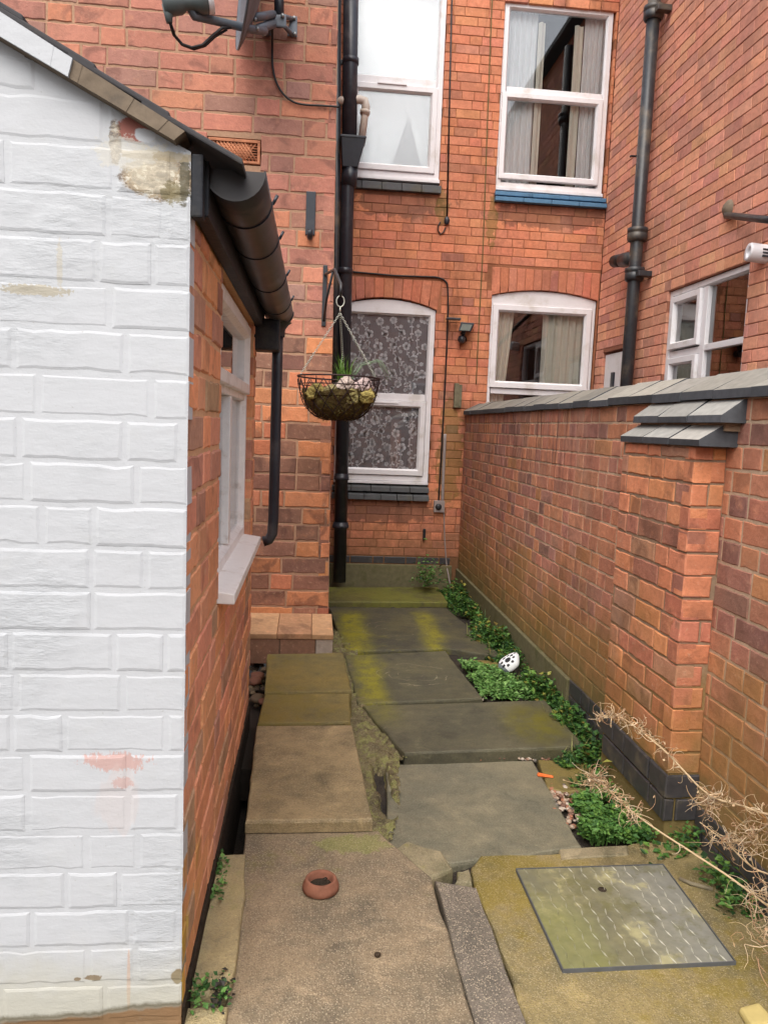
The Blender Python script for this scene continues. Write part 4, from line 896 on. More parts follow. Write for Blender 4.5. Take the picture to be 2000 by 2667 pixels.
lc = aY(436, 30, YD-.66); mb.tube([lc+Vector((.0, 0, .03)), aY(441, 58, YD-.66)], [.026, .014], 10); mb.build('receiver', M['lnb'], sd)
mb = MB(); mb.lathe(l0+(l1-l0).normalized()*.2, [(.056, 0), (.056, .025), (.001, .026)], 18, None, l1-l0); mb.build('receiver_cap', M['upvc'], sd)
m0 = P(727, -60, .12); m1 = P(727, 66, .12); mb = MB(); mb.tube([m0, m1], .026, 14); mb.build('mast', M['black'], sd)
mb = MB(); wA, wB = P(690, 40), P(772, 92)
mb.hexa([P(*p, o) for o in (.0, .012) for p in ((748, 92), (774, 96), (774, 40), (756, 44))], None, .003); mb.hexa([P(*p, o) for o in (.0, .012) for p in ((682, 88), (706, 92), (706, 46), (688, 42))], None, .003)
for pa, pb in (((762, 90), (735, 60)), ((762, 48), (735, 40)), ((694, 88), (718, 60)), ((696, 48), (718, 40))): mb.tube([P(*pa, .006), P(*pb, .12)], .012, 6)
mb.hexa([P(*p, o) for o in (.09, .15) for p in ((700, 66), (746, 72), (746, 36), (700, 36))], None, .01); mb.tube([P(712, 60, .14), aY(668, 76, YD-.36)], .022, 8); mb.tube([P(712, 36, .14), aY(664, 44, YD-.38)], .02, 8); mb.build('mount', M['steel'], sd)
for px, py, o in ((766, 46, .014), (768, 88, .014), (670, 74, .4), (685, 88, .31), (664, 50, .4), (713, 40, .155), (736, 40, .155)):
    mb = MB(); mb.lathe(P(px, py, o), [(.011, 0), (.011, .008), (.001, .01)], 6, None, (0, -1, 0)); mb.build('bolt', M['galv'], sd)
mb = MB(); mb.tube([aY(*p, YD-o) for p, o in (((443, 58), .66), ((452, 88), .6), ((474, 114), .58), ((500, 123), .58), ((528, 116), .58), ((556, 90), .56), ((578, 72), .54), ((600, 70), .5))], .0075, 8); mb.tube([aY(*p, YD-o) for p, o in (((445, 60), .66), ((456, 92), .59), ((478, 117), .57), ((505, 127), .57), ((534, 118), .57), ((560, 94), .55), ((590, 76), .5))], .006, 8)
mb.build('lead', M['cable'], sd)
def cable(pts, r, mat, label, cat='cable', name='cable', sm=5):
    pts = [Vector(p) for p in pts]; out = []
    for i in range(len(pts)-1):
        p0, p1, p2, p3 = pts[max(i-1, 0)], pts[i], pts[i+1], pts[min(i+2, len(pts)-1)]
        for k in range(sm): t = k/sm; out.append(.5*((2*p1)+(p2-p0)*t+(2*p0-5*p1+4*p2-p3)*t*t+(3*p1-p0-3*p2+p3)*t**3))
    out.append(pts[-1]); mb = MB(); mb.tube(out, r, 6); return top(mb, name, mat, label, cat)
cable([P(710, 50, .14), P(709, 92, .06), P(709, 130, .012), P(710, 170, .012), P(718, 208, .012), P(735, 240, .012), P(760, 262, .012), P(790, 271, .012), P(840, 274, .012), P(884, 277, .012)], .006, M['cable'], 'black aerial cable curving down from the satellite dish to the wall corner')
# ============================================================ the soil stack at the inner corner
YP = 6.42; Pp = lambda px, py: aY(px, py, YP)
dp = empty('drainpipe', Pp(885, 1515), 'black drainpipe with a hopper in front of the lace curtained window', 'drainpipe')
s0, s1 = Pp(914, 0), Pp(909, 440); s2, s3 = Pp(901, 470), Pp(884, 1515)
mb = MB(); mb.tube([Pp(915, -120), s1], .06, 18); mb.tube([Pp(908, 438), Pp(905, 480), s3], .054, 18); mb.build('pipe', M['black'], dp)
h0, h1 = Pp(887, 361), Pp(951, 361); g0, g1 = Pp(896, 439), Pp(934, 439)
mb = MB(); xa, xb = h0.x, h1.x; ga, gb_ = g0.x-.015, g1.x-.01; zt_, zb_ = h0.z, g0.z; d = .09
mb.hexa([Vector(p) for p in ((ga, YP-d*.7, zb_), (gb_, YP-d*.7, zb_), (gb_, YP+d*.7, zb_), (ga, YP+d*.7, zb_), (xa, YP-d, zt_), (xb, YP-d, zt_), (xb, YP+d, zt_), (xa, YP+d, zt_))], None, .006); mb.box((xa-.004, YP-d-.004, zt_-.012), (xb+.004, YP+d+.004, zt_+.006), None, .003); mb.tube([Pp(912, 436), Pp(908, 485)], .064, 14); mb.build('hopper', M['black'], dp)
for py, r in ((1241, .064), (1367, .07)):
    c = Pp(884.5+(1515-py)*.018, py); mb = MB(); mb.lathe(c-Vector((0, 0, .03)), [(.054, 0), (r, .006), (r, .03), (r*.92, .034), (r*.92, .05), (.054, .056)], 18); mb.build('collar', M['black'], dp)
for py in (160, 707):
    c = Pp(913 if py < 400 else 898, py); mb = MB(); mb.lathe(c-Vector((0, 0, .02)), [(.056, 0), (.066, .002), (.066, .045), (.056, .047)], 18); mb.box((c.x-.13, YP+.02, c.z-.012), (c.x-.05, YP+.05, c.z+.025), None, .004); mb.build('bracket', M['black'], dp)
mb = MB(); mb.tube([Pp(878, -120), Pp(874, 700), Pp(871, 1060)], .034, 12); top(mb, 'waste_pipe', M['iron'], 'narrower old black pipe close behind the drainpipe at the wall corner', 'pipe')
mb = MB(); e = [Pp(876, 263), Pp(900, 262), Pp(936, 258), Pp(950, 262), Pp(953, 276), Pp(950, 300), Pp(942, 362)]; mb.tube(e[:6], .034, 12); mb.tube([Pp(951, 286), Pp(950, 296)], .04, 12); mb.tube(e[4:], .029, 12)
top(mb, 'waste_pipe', M['ivory'], 'short ivory waste pipe bending down into the drainpipe hopper', 'pipe')
# ============================================================ things on the back wall
Bw = lambda px, py, o=.008: aY(px, py, YB-o)
cb = empty('cable', Bw(1160, 590), 'black wire hanging from above with a small loop at its end', 'cable')
mb = MB(); mb.tube([Bw(1178, -60), Bw(1171, 250), Bw(1164, 570)], .007, 6); mb.tube([Bw(1160, 592), Bw(1155, 604), Bw(1147, 609), Bw(1141, 600), Bw(1141, 588), Bw(1147, 577)], .006, 6); mb.build('wire', M['cable'], cb)
mb = MB(); mb.blob(Bw(1164, 574, .015), (.024, .016, .036), None, .1, 2); mb.build('connector', M['black'], cb)
cable([Bw(914, 707), Bw(960, 711), Bw(1030, 717), Bw(1110, 720), Bw(1140, 722), Bw(1160, 732), Bw(1166, 752), Bw(1166, 830), Bw(1160, 980), Bw(1151, 1150), Bw(1142, 1305)], .0075, M['cable'], 'black cable running over the window arch and down beside the window')
jb = empty('junction_box', Bw(1142, 1330), 'small weathered socket box where the black cable ends low on the wall', 'box')
a, b = Bw(1130, 1303), Bw(1156, 1334); mb = MB(); mb.box((a.x, YB-.035, b.z), (b.x, YB+.004, a.z), None, .005); mb.build('box_body', M['greycable'], jb)
mb = MB(); mb.lathe(Bw(1142, 1320, .036), [(.028, 0), (.026, .01), (.012, .016), (.001, .016)], 12, None, (0, -1, 0)); mb.build('gland', M['iron'], jb)
cable([Bw(1283, -40), Bw(1270, 300), Bw(1258, 640), Bw(1247, 850), Bw(1240, 1000)], .0045, M['thinwire'], 'thin green tinged wire running straight down the wall left of the blue sill')
cable([Bw(1159, 1130, .015), Bw(1155, 1220, .015), Bw(1152, 1310, .015)], .014, M['greycable'], 'pale grey conduit pipe standing against the wall at the garden wall end', 'conduit', 'conduit')
cable([Bw(1156, 1315), Bw(1158, 1400), Bw(1163, 1470), aY(1168, 1500, YB-.06), aY(1175, 1540, YB-.12)], .006, M['greycable'], 'thin pale wire hanging from the conduit into the weeds')
fd = empty('floodlight', Bw(1202, 890), 'small black floodlight with a sensor below it', 'floodlight')
mb = MB(); f = [Bw(*p, o) for o, ps in ((.02, ((1196, 858), (1228, 861), (1236, 842), (1202, 838))), (.12, ((1194, 862), (1226, 864), (1236, 841), (1200, 838)))) for p in ps]; mb.hexa(f, None, .006); mb.build('lamp_body', M['black'], fd); mb = MB(); mb.box((Bw(1199, 0).x, YB-.09, Bw(1216, 837).z), (Bw(1234, 0).x+.01, YB-.03, Bw(1216, 833).z+.004), None, .004); mb.build('visor', M['black'], fd)
mb = MB(); mb.hexa([Bw(*p, o) for o in (.121, .126) for p in ((1198, 859), (1223, 861), (1230, 845), (1204, 843))]); mb.build('lamp_glass', plain('lamp glass', L(120, 128, 122), .15, 0, .8, .1), fd)
mb = MB(); mb.tube([Bw(1208, 862, .04), Bw(1204, 872, .04)], .02, 8); mb.blob(Bw(1202, 883, .05), (.034, .04, .036), None, .05, 2); mb.lathe(Bw(1204, 885, 0), [(.03, 0), (.03, .05)], 12, None, (0, -1, 0)); mb.build('sensor', M['black'], fd)
a, b = Bw(1183, 998), Bw(1200, 1062); mb = MB(); mb.box((a.x, YB-.045, b.z), (a.x+.04, YB-.001, a.z), None, .004); mb.box((a.x+.042, YB-.03, b.z), (b.x, YB-.001, a.z-.01), None, .003); top(mb, 'batten', M['timber'], 'short grey timber batten standing on the end of the garden wall', 'batten')
mb = MB(); a = Bw(1104, 1392); mb.box((a.x-.01, YB-.03, a.z-.045), (a.x+.012, YB-.001, a.z+.05), None, .003); top(mb, 'wall_clip', M['tar'], 'little dark metal clip low on the brick below the lace curtained window', 'clip')
# ============================================================ GROUND AND PAVING
mb = MB(); n = 30
mb.add([(-30, -30, -1.56), (30, -30, -1.56), (30, 30, -1.56), (-30, 30, -1.56)], [(0, 1, 2, 3)]); top(mb, 'ground', M['ground'], None, None, kind='structure')
# rubble and earth bed under the flags
mb = MB(); nx, ny = 60, 150; xa, xb, ya, yb = -.17, XG+.01, .6, YB
for j in range(ny+1):
    for i in range(nx+1):
        x, y = xa+(xb-xa)*i/nx, ya+(yb-ya)*j/ny
        mb.v.append((x, y, -1.405+.014*mnoise.noise(Vector((x*9, y*9, 0)))+.01*mnoise.noise(Vector((x*30, y*30, 4)))))
for j in range(ny):
    for i in range(nx): a = j*(nx+1)+i; mb.f.append((a, a+1, a+nx+2, a+nx+1)); mb.c.append((1, 1, 1)); mb.sm.append(True)
top(mb, 'earth_bed', M['ground'], None, None, kind='structure')
def slab(name, pts, zs, th, mat, label=None, jit=.004, cat='paving slab', group=None, kind=None, ch=.009, seg=14, bow=.0):
    """pts: image corners dropped on their own height zs"""
    if not isinstance(zs, (list, tuple)): zs = [zs]*len(pts)
    c = [aZ(p[0], p[1], z) for p, z in zip(pts, zs)]; loop = []
    for k in range(len(c)):
        a, b = c[k], c[(k+1) % len(c)]; m = max(2, int((b-a).length/(1.0/seg)))
        for i in range(m): q = a.lerp(b, i/m); loop.append(q+Vector((R.uniform(-jit, jit), R.uniform(-jit, jit), 0)) if i else q)
    cc = sum(loop, Vector())/len(loop); N_ = len(loop); dz = Vector((0, 0, 1))
    ins = lambda q, d: q+(Vector((cc.x-q.x, cc.y-q.y, 0)).normalized())*d
    v = [q-dz*th for q in loop]+[q-dz*(ch+R.uniform(0, .004)) for q in loop]+[ins(q, ch*.35)-dz*ch*.35 for q in loop]+[ins(q, ch) for q in loop]+[cc]
    f = [(l*N_+k, l*N_+(k+1) % N_, (l+1)*N_+(k+1) % N_, (l+1)*N_+k) for l in range(3) for k in range(N_)]+[(3*N_+k, 3*N_+(k+1) % N_, 4*N_) for k in range(N_)]
    mb = MB(); mb.add(v, f); return top(mb, name, mat, label, cat, group, kind)
GP = 'stone flags of the passage'
slab('paving_slab', [(853, 1567), (1166, 1568), (1142, 1529), (852, 1529)], -1.36, .075, M['s0'], 'long green slab lying along the foot of the far house wall', group=GP)
slab('paving_slab', [(899, 1697), (1166, 1688), (1311, 1712), (1164, 1584), (856, 1581)], [-1.362]*5, .05, M['s1'], 'mossy flag with two bright yellow green bands below the green wall slab', group=GP)
slab('paving_slab', [(932, 1833), (1257, 1818), (1160, 1695), (897, 1707)], -1.355, .05, M['s2'], 'flag with one yellow green band and a pale ring in its middle', group=GP)
slab('paving_slab', [(1053, 1962), (1524, 1944), (1420, 1824), (944, 1838)], [-1.345, -1.335, -1.335, -1.35], .065, M['s3'], 'wide raised flag with its dark front edge showing below the light green weeds', group=GP)
slab('paving_slab', [(1008, 2222), (1180, 2250), (1516, 2206), (1388, 1981), (1005, 1992)], -1.375, .05, M['s4'], 'broad grey flag right behind the mossy concrete of the drain cover', group=GP)
slab('paving_slab', [(1424, 2052), (1470, 2064), (1538, 2062), (1545, 1985), (1400, 1978)], -1.375, .035, M['sl'], 'small olive slab fragment beside the weeds under the pier', group=GP)
slab('paving_slab', [(1240, 1745), (1330, 1760), (1345, 1722), (1215, 1718)], -1.375, .03, M['sl'], 'small olive slab corner beside the spotted stone', group=GP)
slab('paving_slab', [(690, 1804), (917, 1800), (893, 1700), (696, 1703)], [-1.235, -1.235, -1.212, -1.212], .15, M['sl'], 'olive flag lying right in front of the brick step', group=GP)
slab('paving_slab', [(670, 1884), (913, 1880), (912, 1806), (690, 1809)], [-1.265, -1.265, -1.24, -1.24], .12, M['sl'], 'narrow olive flag in the middle of the left row', group=GP)
slab('paving_slab', [(639, 2139), (971, 2134), (917, 1888), (668, 1890)], [-1.272, -1.272, -1.256, -1.256], .042, M['sc'], 'thick tan flag with its front edge raised on the left of the path', group=GP, jit=.002)
# concrete along the near end
slab('concrete_path', [(576, 2680), (560, 2800), (1270, 2800), (1238, 2667), (1124, 2283), (985, 2163), (640, 2158)], -1.318, .1, M['n1'], kind='structure', cat=None)
slab('concrete_strip', [(1240, 2680), (1420, 2800), (1372, 2667), (1283, 2419), (1240, 2310), (1132, 2292)], -1.322, .08, M['n2'], kind='structure', cat=None)
slab('concrete_apron', [(1376, 2680), (1500, 2900), (2350, 2900), (2150, 2450), (1850, 2185), (1650, 2195), (1560, 2218), (1250, 2228), (1226, 2258), (1236, 2310), (1284, 2418)], -1.338, .07, M['n3'], kind='structure', cat=None, jit=.008)
slab('concrete_edge', [(1460, 2238), (1640, 2226), (1636, 2202), (1455, 2212)], -1.333, .04, M['rub'], kind='structure', cat=None, jit=.005)
slab('kerb', [(486, 2588), (600, 2575), (640, 2330), (640, 2222), (566, 2226), (528, 2400)], -1.30, .2, M['kerb'], 'worn stone kerb strip along the foot of the outhouse wall', cat='kerb', jit=.006)
slab('kerb', [(440, 2790), (580, 2790), (595, 2618), (480, 2622)], -1.305, .2, M['kerb'], 'shorter stone kerb piece at the bottom edge by the white gable', cat='kerb', jit=.006)
def inpoly(x, y, P_):
    r = False
    for i in range(len(P_)):
        a, b = P_[i], P_[i-1]
        if (a.y > y) != (b.y > y) and x < (b.x-a.x)*(y-a.y)/(b.y-a.y)+a.x: r = not r
    return r
# broken concrete bits between the flags
for pts, z, lab in (([(1000, 2225), (1075, 2285), (1128, 2285), (1180, 2262), (1150, 2215), (1060, 2190)], -1.33, 'broken concrete lump between the grey flag and the aggregate slab'), ([(1185, 2300), (1230, 2300), (1222, 2262), (1190, 2268)], -1.335, 'small broken concrete piece at the top of the grey strip'), ([(1745, 2190), (1830, 2195), (1820, 2160), (1735, 2165)], -1.35, 'pale broken stone at the corner of the pier foot'), ([(1840, 2235), (1910, 2290), (1950, 2270), (1870, 2190)], -1.345, 'long broken stone between drain concrete and wall')):
    slab('rubble', pts, z, .05, M['rub'], lab, .006, 'rubble')
# moss and grit bed in the wide joint between the two rows of flags
jp = [aZ(*p, -1.37) for p in ((872, 1640), (930, 1702), (955, 1800), (985, 1842), (1110, 1955), (1040, 1985), (1040, 2110), (1020, 2190), (940, 2180), (930, 2060), (890, 1900), (870, 1800), (850, 1705), (860, 1660))]
xs_ = [p.x for p in jp]; ys_ = [p.y for p in jp]; mb = MB(); cell = .009; G_ = {}
hx = aZ(996, 2040, -1.37)
def jz(x, y):
    h = max(0, 1-abs(x-hx.x-.0)/.035)*(1 if 2.62 < y < 2.98 else max(0, 1-abs(y-2.8)/.3))*(1 if mnoise.noise(Vector((x*14, y*6, 3))) > -.45 else .2)
    return -1.366-.09*h+.02*mnoise.noise(Vector((x*16, y*16, 1)))+.012*mnoise.noise(Vector((x*60, y*60, 7)))+.006*mnoise.noise(Vector((x*150, y*150, 2)))
def jv(i, j):
    if (i, j) not in G_: x, y = min(xs_)+i*cell, min(ys_)+j*cell; G_[i, j] = len(mb.v); mb.v.append((x, y, jz(x, y)))
    return G_[i, j]
for i in range(int((max(xs_)-min(xs_))/cell)):
    for j in range(int((max(ys_)-min(ys_))/cell)):
        x, y = min(xs_)+(i+.5)*cell, min(ys_)+(j+.5)*cell
        if inpoly(x, y, jp):
            mb.f.append((jv(i, j), jv(i+1, j), jv(i+1, j+1), jv(i, j+1))); mb.c.append((1, 1, 1)); mb.sm.append(True)
for k in range(420):
    x, y = R.uniform(min(xs_), max(xs_)), R.uniform(min(ys_), max(ys_))
    if inpoly(x, y, jp): r = R.uniform(.002, .007); mb.blob((x, y, jz(x, y)+.001), (r, r*1.2, r*.7), None, .3, 1)
top(mb, 'moss', M['mosslump'], 'yellowish moss and grit filling the joint between the two rows of flags', 'moss', kind='stuff')
# brick step below the dish wall
sx1 = aZ(868, 1690, -1.2).x; yf = aZ(760, 1690, -1.212).y; ztp = aY(760, 1652, yf).z
mb = MB(); x = -.34; st = empty('brick_step', (-.05, yf, -1.3), 'low brick step with a tan worn tread at the foot of the dish wall', 'step')
for x2 in (aY(722, 1640, yf).x, aY(812, 1640, yf).x, sx1):
    dz = R.uniform(-.003, .003); c = R.choice([L(186, 144, 106), L(178, 136, 102), L(190, 150, 112)]); g_ = .0012
    mb.hexa([Vector(q) for q in ((x+g_, yf+.004, ztp-.03), (x2-g_, yf+.004, ztp-.03), (x2-g_, YD, ztp), (x+g_, YD, ztp), (x+g_, yf, ztp+dz), (x2-g_, yf, ztp+dz), (x2-g_, YD, zt+.006), (x+g_, YD, zt+.006))], c, .004); x = x2
mb.build('tread', M['b_step'], st)
mb = MB(); x = -.34
for x2 in (aY(728, 1675, yf).x, aY(822, 1675, yf).x, sx1):
    mb.box((x+.0025, yf+.008, -1.3), (x2-.0025, YD-.01, ztp-.031), L(168, 154, 140) if x2 == sx1 else R.choice([L(146, 106, 82), L(132, 98, 78)]), .004); x = x2
mb.box((-.335, yf+.016, -1.3), (sx1-.006, YD-.012, ztp-.032), L(110, 94, 78))
mb.build('riser', M['b_step'], st)
# rubble in the gap beside the outhouse end
for k in range(26):
    px, py = R.uniform(655, 690), R.uniform(1705, 1830)
    mb = MB(); r = R.uniform(.018, .04); mb.blob(aZ(px, py, -1.32), (r, r*1.2, r*.6), R.choice([L(120, 100, 74), L(92, 76, 58), L(140, 120, 92), L(108, 70, 54)]), .35, 2)
    if k < 7: top(mb, 'brick_rubble', M['pebble'], 'crumbled brick and stone bit in the dark gap by the outhouse corner', 'rubble', 'rubble in the gap')
    else: mb = None
mb = MB()
for k in range(60): r = R.uniform(.012, .03); mb.blob(aZ(R.uniform(652, 696), R.uniform(1702, 1845), -1.345), (r, r*1.2, r*.5), R.choice([L(84, 72, 54), L(66, 54, 44), L(104, 88, 66)]), .3, 1)
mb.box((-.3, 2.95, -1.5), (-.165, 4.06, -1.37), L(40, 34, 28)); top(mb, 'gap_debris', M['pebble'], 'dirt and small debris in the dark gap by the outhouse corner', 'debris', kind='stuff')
# ============================================================ small things on the ground
gz_ = -1.316
pc = aZ(835, 2318, gz_); pr = .052
pot = empty('terracotta_pot', pc, 'terracotta pot ring lying on the concrete, half filled with soil', 'pot')
mb = MB(); mb.lathe(pc, [(pr*.9, 0), (pr*.99, .004), (pr, .014), (pr*.97, .02), (pr*.88, .028), (pr*.86, .033), (pr*.8, .036), (pr*.7, .035), (pr*.65, .03), (pr*.62, .012)], 32); mb.build('rim', M['pot'], pot)
mb = MB(); mb.lathe(pc, [(pr*.64, .014), (pr*.4, .017), (.001, .015)], 20)
for k in range(14): a = R.random()*6.28; r = R.uniform(0, .03); mb.blob(pc+Vector((r*math.cos(a), r*math.sin(a), .016)), (.006, .008, .005), None, .3, 1)
mb.build('soil', M['soilmat'], pot)
mb = MB(); p_ = aZ(983, 2492, gz_); mb.blob(p_+Vector((0, 0, .004)), (.009, .006, .006), L(56, 44, 32), .4, 2); top(mb, 'dead_leaf', M['pebble'], 'tiny dark crumpled scrap lying on the aggregate concrete', 'scrap')
# drain cover
zc = -1.333
cv = [aZ(*p, zc) for p in ((1465, 2532), (1917, 2511), (1727, 2255), (1343, 2267))]; cc = sum(cv, Vector())/4
mh = empty('manhole_cover', cc, 'square steel drain cover with a worn raised tread pattern', 'manhole cover')
ex_ = [(q-cc)*1.0+cc for q in cv]; inn = [(q-cc)*.990+cc for q in cv]; inn2 = [(q-cc)*.984+cc for q in cv]
up = lambda q, d: q+Vector((0, 0, d))
mb = MB(); v = [up(q, -.02) for q in ex_]+[up(q, .006) for q in ex_]+[up(q, .006) for q in inn]+[up(q, -.01) for q in inn]; mb.add(v, [(l*4+k, l*4+(k+1) % 4, (l+1)*4+(k+1) % 4, (l+1)*4+k) for l in range(3) for k in range(4)]); mb.build('frame', M['sill'], mh)
mb = MB(); v = [up(q, -.012) for q in inn2]+[up(q, .0045) for q in inn2]; mb.hexa(v, None, .002); mb.build('plate', M['plate'], mh)
mb = MB(); bl_ = lambda a, b: inn2[0].lerp(inn2[1], a).lerp(inn2[3].lerp(inn2[2], a), b)
for i in range(13):
    for j in range(13):
        a, b = .05+.9*i/12, .03+.94*j/12
        if R.random() < .12: continue
        c = up(bl_(a, b), .0046); s = 1 if (i+j) % 2 else -1; d = Vector((.004*s, .0165, 0)); e = Vector((.0026, -.0008*s, 0))
        mb.add([c-d, c+e, c+d, c-e, c+Vector((0, 0, .0028))], [(0, 1, 4), (1, 2, 4), (2, 3, 4), (3, 0, 4)])
mb.build('tread_pattern', M['tread'], mh)
mb = MB(); c = up(aZ(1568, 2322, zc), .005); mb.lathe(c, [(.013, .0), (.012, .001), (.001, .0012)], 12); mb.build('key_hole', M['soilmat'], mh)
# painted stone
c = aZ(1326, 1745, -1.36); pk = empty('painted_stone', c, 'white painted stone with black dots leaning by the dark weeds', 'painted stone')
nrm = Vector((-.5, -.55, .68)).normalized(); ux = Vector((0, 0, 1)).cross(nrm).normalized(); uy = nrm.cross(ux); cp = c+Vector((.0, 0, .042))
mb = MB(); bm = bmesh.new(); bmesh.ops.create_icosphere(bm, subdivisions=5, radius=1); mb.smooth = True
def rockpt(a, b, h): t = 1-.34*max(b, 0)-.05*b; return cp+ux*(a*.058*t+.016*b)+uy*(b*.07)+nrm*(h*.034)
vs, cl = [], []
for v in bm.verts: vs.append(rockpt(v.co.x, v.co.y, v.co.z))
bm.verts.index_update(); fs = [[v.index for v in f.verts] for f in bm.faces]
dots = [(0, 0, .25), (.0, .5, .14), (.36, .38, .13), (.5, -.02, .13), (.34, -.42, .13), (-.04, -.58, .14), (-.42, -.36, .13), (-.52, .06, .12), (-.36, .4, .12), (.06, .82, .1)]
for f in bm.faces:
    m = f.calc_center_median(); col = L(226, 228, 230)
    if m.z < -.05 or m.y+.35*m.x < -.62: col = L(112, 120, 124)
    for da, db, dr in dots:
        if m.z > .1 and math.hypot(m.x-da, m.y-db) < dr: col = L(16, 16, 20)
    mb.add([vs[v.index] for v in f.verts], [(0, 1, 2)], col)
bm.free(); mb.build('stone_body', M['vcol'], pk, recalc=False)
c = aZ(1420, 2024, -1.372); mb = MB(); mb.hexa([c+Vector(q) for q in ((-.03, .004, 0), (.03, -.012, 0), (.034, .0, 0), (-.03, .02, 0), (-.026, .006, .012), (.03, -.008, .006), (.032, -.002, .006), (-.026, .016, .012))], None, .002); top(mb, 'plastic_shard', M['orange'], 'bright orange plastic shard on the edge of the grey flag', 'shard')
c = aZ(1945, 2655, -1.337); mb = MB(); mb.hexa([c+Vector(q) for q in ((-.02, -.05, 0), (.05, -.05, 0), (.05, .03, 0), (-.012, .022, 0), (-.016, -.04, .022), (.045, -.045, .026), (.042, .024, .022), (-.008, .018, .016))], None, .008); top(mb, 'yellow_stone', M['yellowstone'], 'pale yellow stone block at the bottom right corner', 'stone')
mb = MB(); mb.tube([aZ(1770, 2290, -1.335), aZ(1800, 2302, -1.33), aZ(1856, 2318, -1.335)], .006, 8, L(150, 140, 116)); top(mb, 'twig', M['straw'], 'short bare twig beside the drain cover', 'twig')
# pebbles
mb = MB()
def peb(px, py, n, sx, sy, rr=(.006, .013)):
    for k in range(n): r = R.uniform(*rr); mb.blob(aZ(px+R.uniform(-sx, sx), py+R.uniform(-sy, sy), -1.39)+Vector((0, 0, R.uniform(0, .012))), (r, r*R.uniform(.8, 1.4), r*.7), R.choice([L(150, 120, 100), L(170, 150, 130), L(120, 90, 76), L(190, 176, 160), L(110, 104, 96), L(160, 110, 86)]), .25, 1)
peb(1470, 2090, 50, 32, 28); peb(1500, 2130, 60, 30, 30); peb(1455, 2065, 30, 20, 16); peb(1390, 1975, 40, 40, 10, (.004, .01)); peb(1320, 1975, 40, 90, 6, (.003, .008)); peb(1480, 1972, 20, 20, 8, (.006, .013)); peb(1365, 1778, 40, 26, 14, (.005, .01)); peb(1257, 1822, 10, 8, 6); peb(1180, 1978, 30, 80, 5, (.003, .006))
top(mb, 'pebbles', M['pebble'], 'small brown and pale pebbles in the gaps by the weeds', 'pebbles', kind='stuff')
# ============================================================ weeds: thousands of small leaves
LD = [L(66, 106, 50), L(56, 92, 46), L(82, 122, 54), L(46, 76, 42), L(104, 140, 62)]; LL = [L(104, 146, 74), L(120, 160, 84), L(88, 130, 64), L(132, 168, 98), L(76, 112, 54)]
def leaf(mb, p, size, cols, up_=.5):
    a = R.random()*6.283; t = R.uniform(-.2, up_); d = Vector((math.cos(a)*math.cos(t), math.sin(a)*math.cos(t), math.sin(t))); s = d.cross(Vector((R.uniform(-.4, .4), R.uniform(-.4, .4), 1))).normalized(); nn = s.cross(d)
    l = size*R.choice([.6, .8, 1, 1.2, 1.6]); w = l*R.uniform(.3, .45); g = R.uniform(.75, 1.25); c = R.choice(cols); c = tuple(x*g for x in c)
    mb.add([p, p+d*l*.45+s*w+nn*l*.1, p+d*l-nn*l*.12, p+d*l*.45-s*w+nn*l*.1, p+d*l*.5-nn*l*.03], [(0, 1, 4), (1, 2, 4), (2, 3, 4), (3, 0, 4)], c)
def weeds(n, fn, size, cols, stem=.25):
    mb = MB()
    for k in range(n):
        b, h = fn(); q = b+Vector((0, 0, h*R.random()**.7))
        leaf(mb, q, size, cols, .7)
        if R.random() < stem and h > .02: mb.tube([b, q], [.0015, .001], 3, tuple(x*.8 for x in cols[0]), False)
    return mb
rk = aZ(1326, 1745, -1.36)
def strip_dark():
    while True:
        y = R.uniform(2.78, 6.35); t = (y-2.8)/3.5
        w = .155+.045*math.sin(y*3.1)+.035*math.sin(y*7.7+1)+.02*math.sin(y*17); w *= 1.0 if y < 5.6 else 1.3
        if y < 3.05: w += .08
        x = XG-.02-w*R.random()**1.15
        m = mnoise.noise(Vector((x*7, y*5, 3)))
        if m < -.16 and R.random() < .85: continue
        if abs(x-rk.x) < .13 and abs(y-rk.y-.0) < .16 and x < rk.x+.07: continue
        f = 1-(XG-x)/(w+.02)
        h = .02+(.065+.09*mnoise.noise(Vector((x*5, y*3, 8))))*min(1, f*2.2)
        return Vector((x, y, -1.395)), max(.02, h)
mb = weeds(10500, strip_dark, .019, LD)
for k in range(900):
    b_, h_ = strip_dark(); q = b_+Vector((0, 0, h_*R.uniform(.6, 1.25))); leaf(mb, q, .026, LD+LL[2:3]+[L(150, 150, 70), L(136, 120, 60)], .9)
    if k % 3 == 0: mb.tube([b_, q+Vector((R.gauss(0, .01), R.gauss(0, .01), .012))], [.0016, .0006], 3, R.choice([L(110, 124, 66), L(140, 120, 76), L(96, 78, 56)]), False)
for k in range(260):
    b_, h_ = strip_dark(); a = R.random()*6.28; l = R.uniform(.05, .13); tip = b_+Vector((math.cos(a)*l*.5, math.sin(a)*l*.5, l)); wv = Vector((-math.sin(a), math.cos(a), 0))*.002; m_ = b_.lerp(tip, .6)+Vector((0, 0, .01)); mb.add([b_-wv, b_+wv, m_+wv, tip, m_-wv], [(0, 1, 2, 4), (4, 2, 3)], R.choice([L(96, 130, 60), L(150, 150, 88), L(80, 112, 54)]))
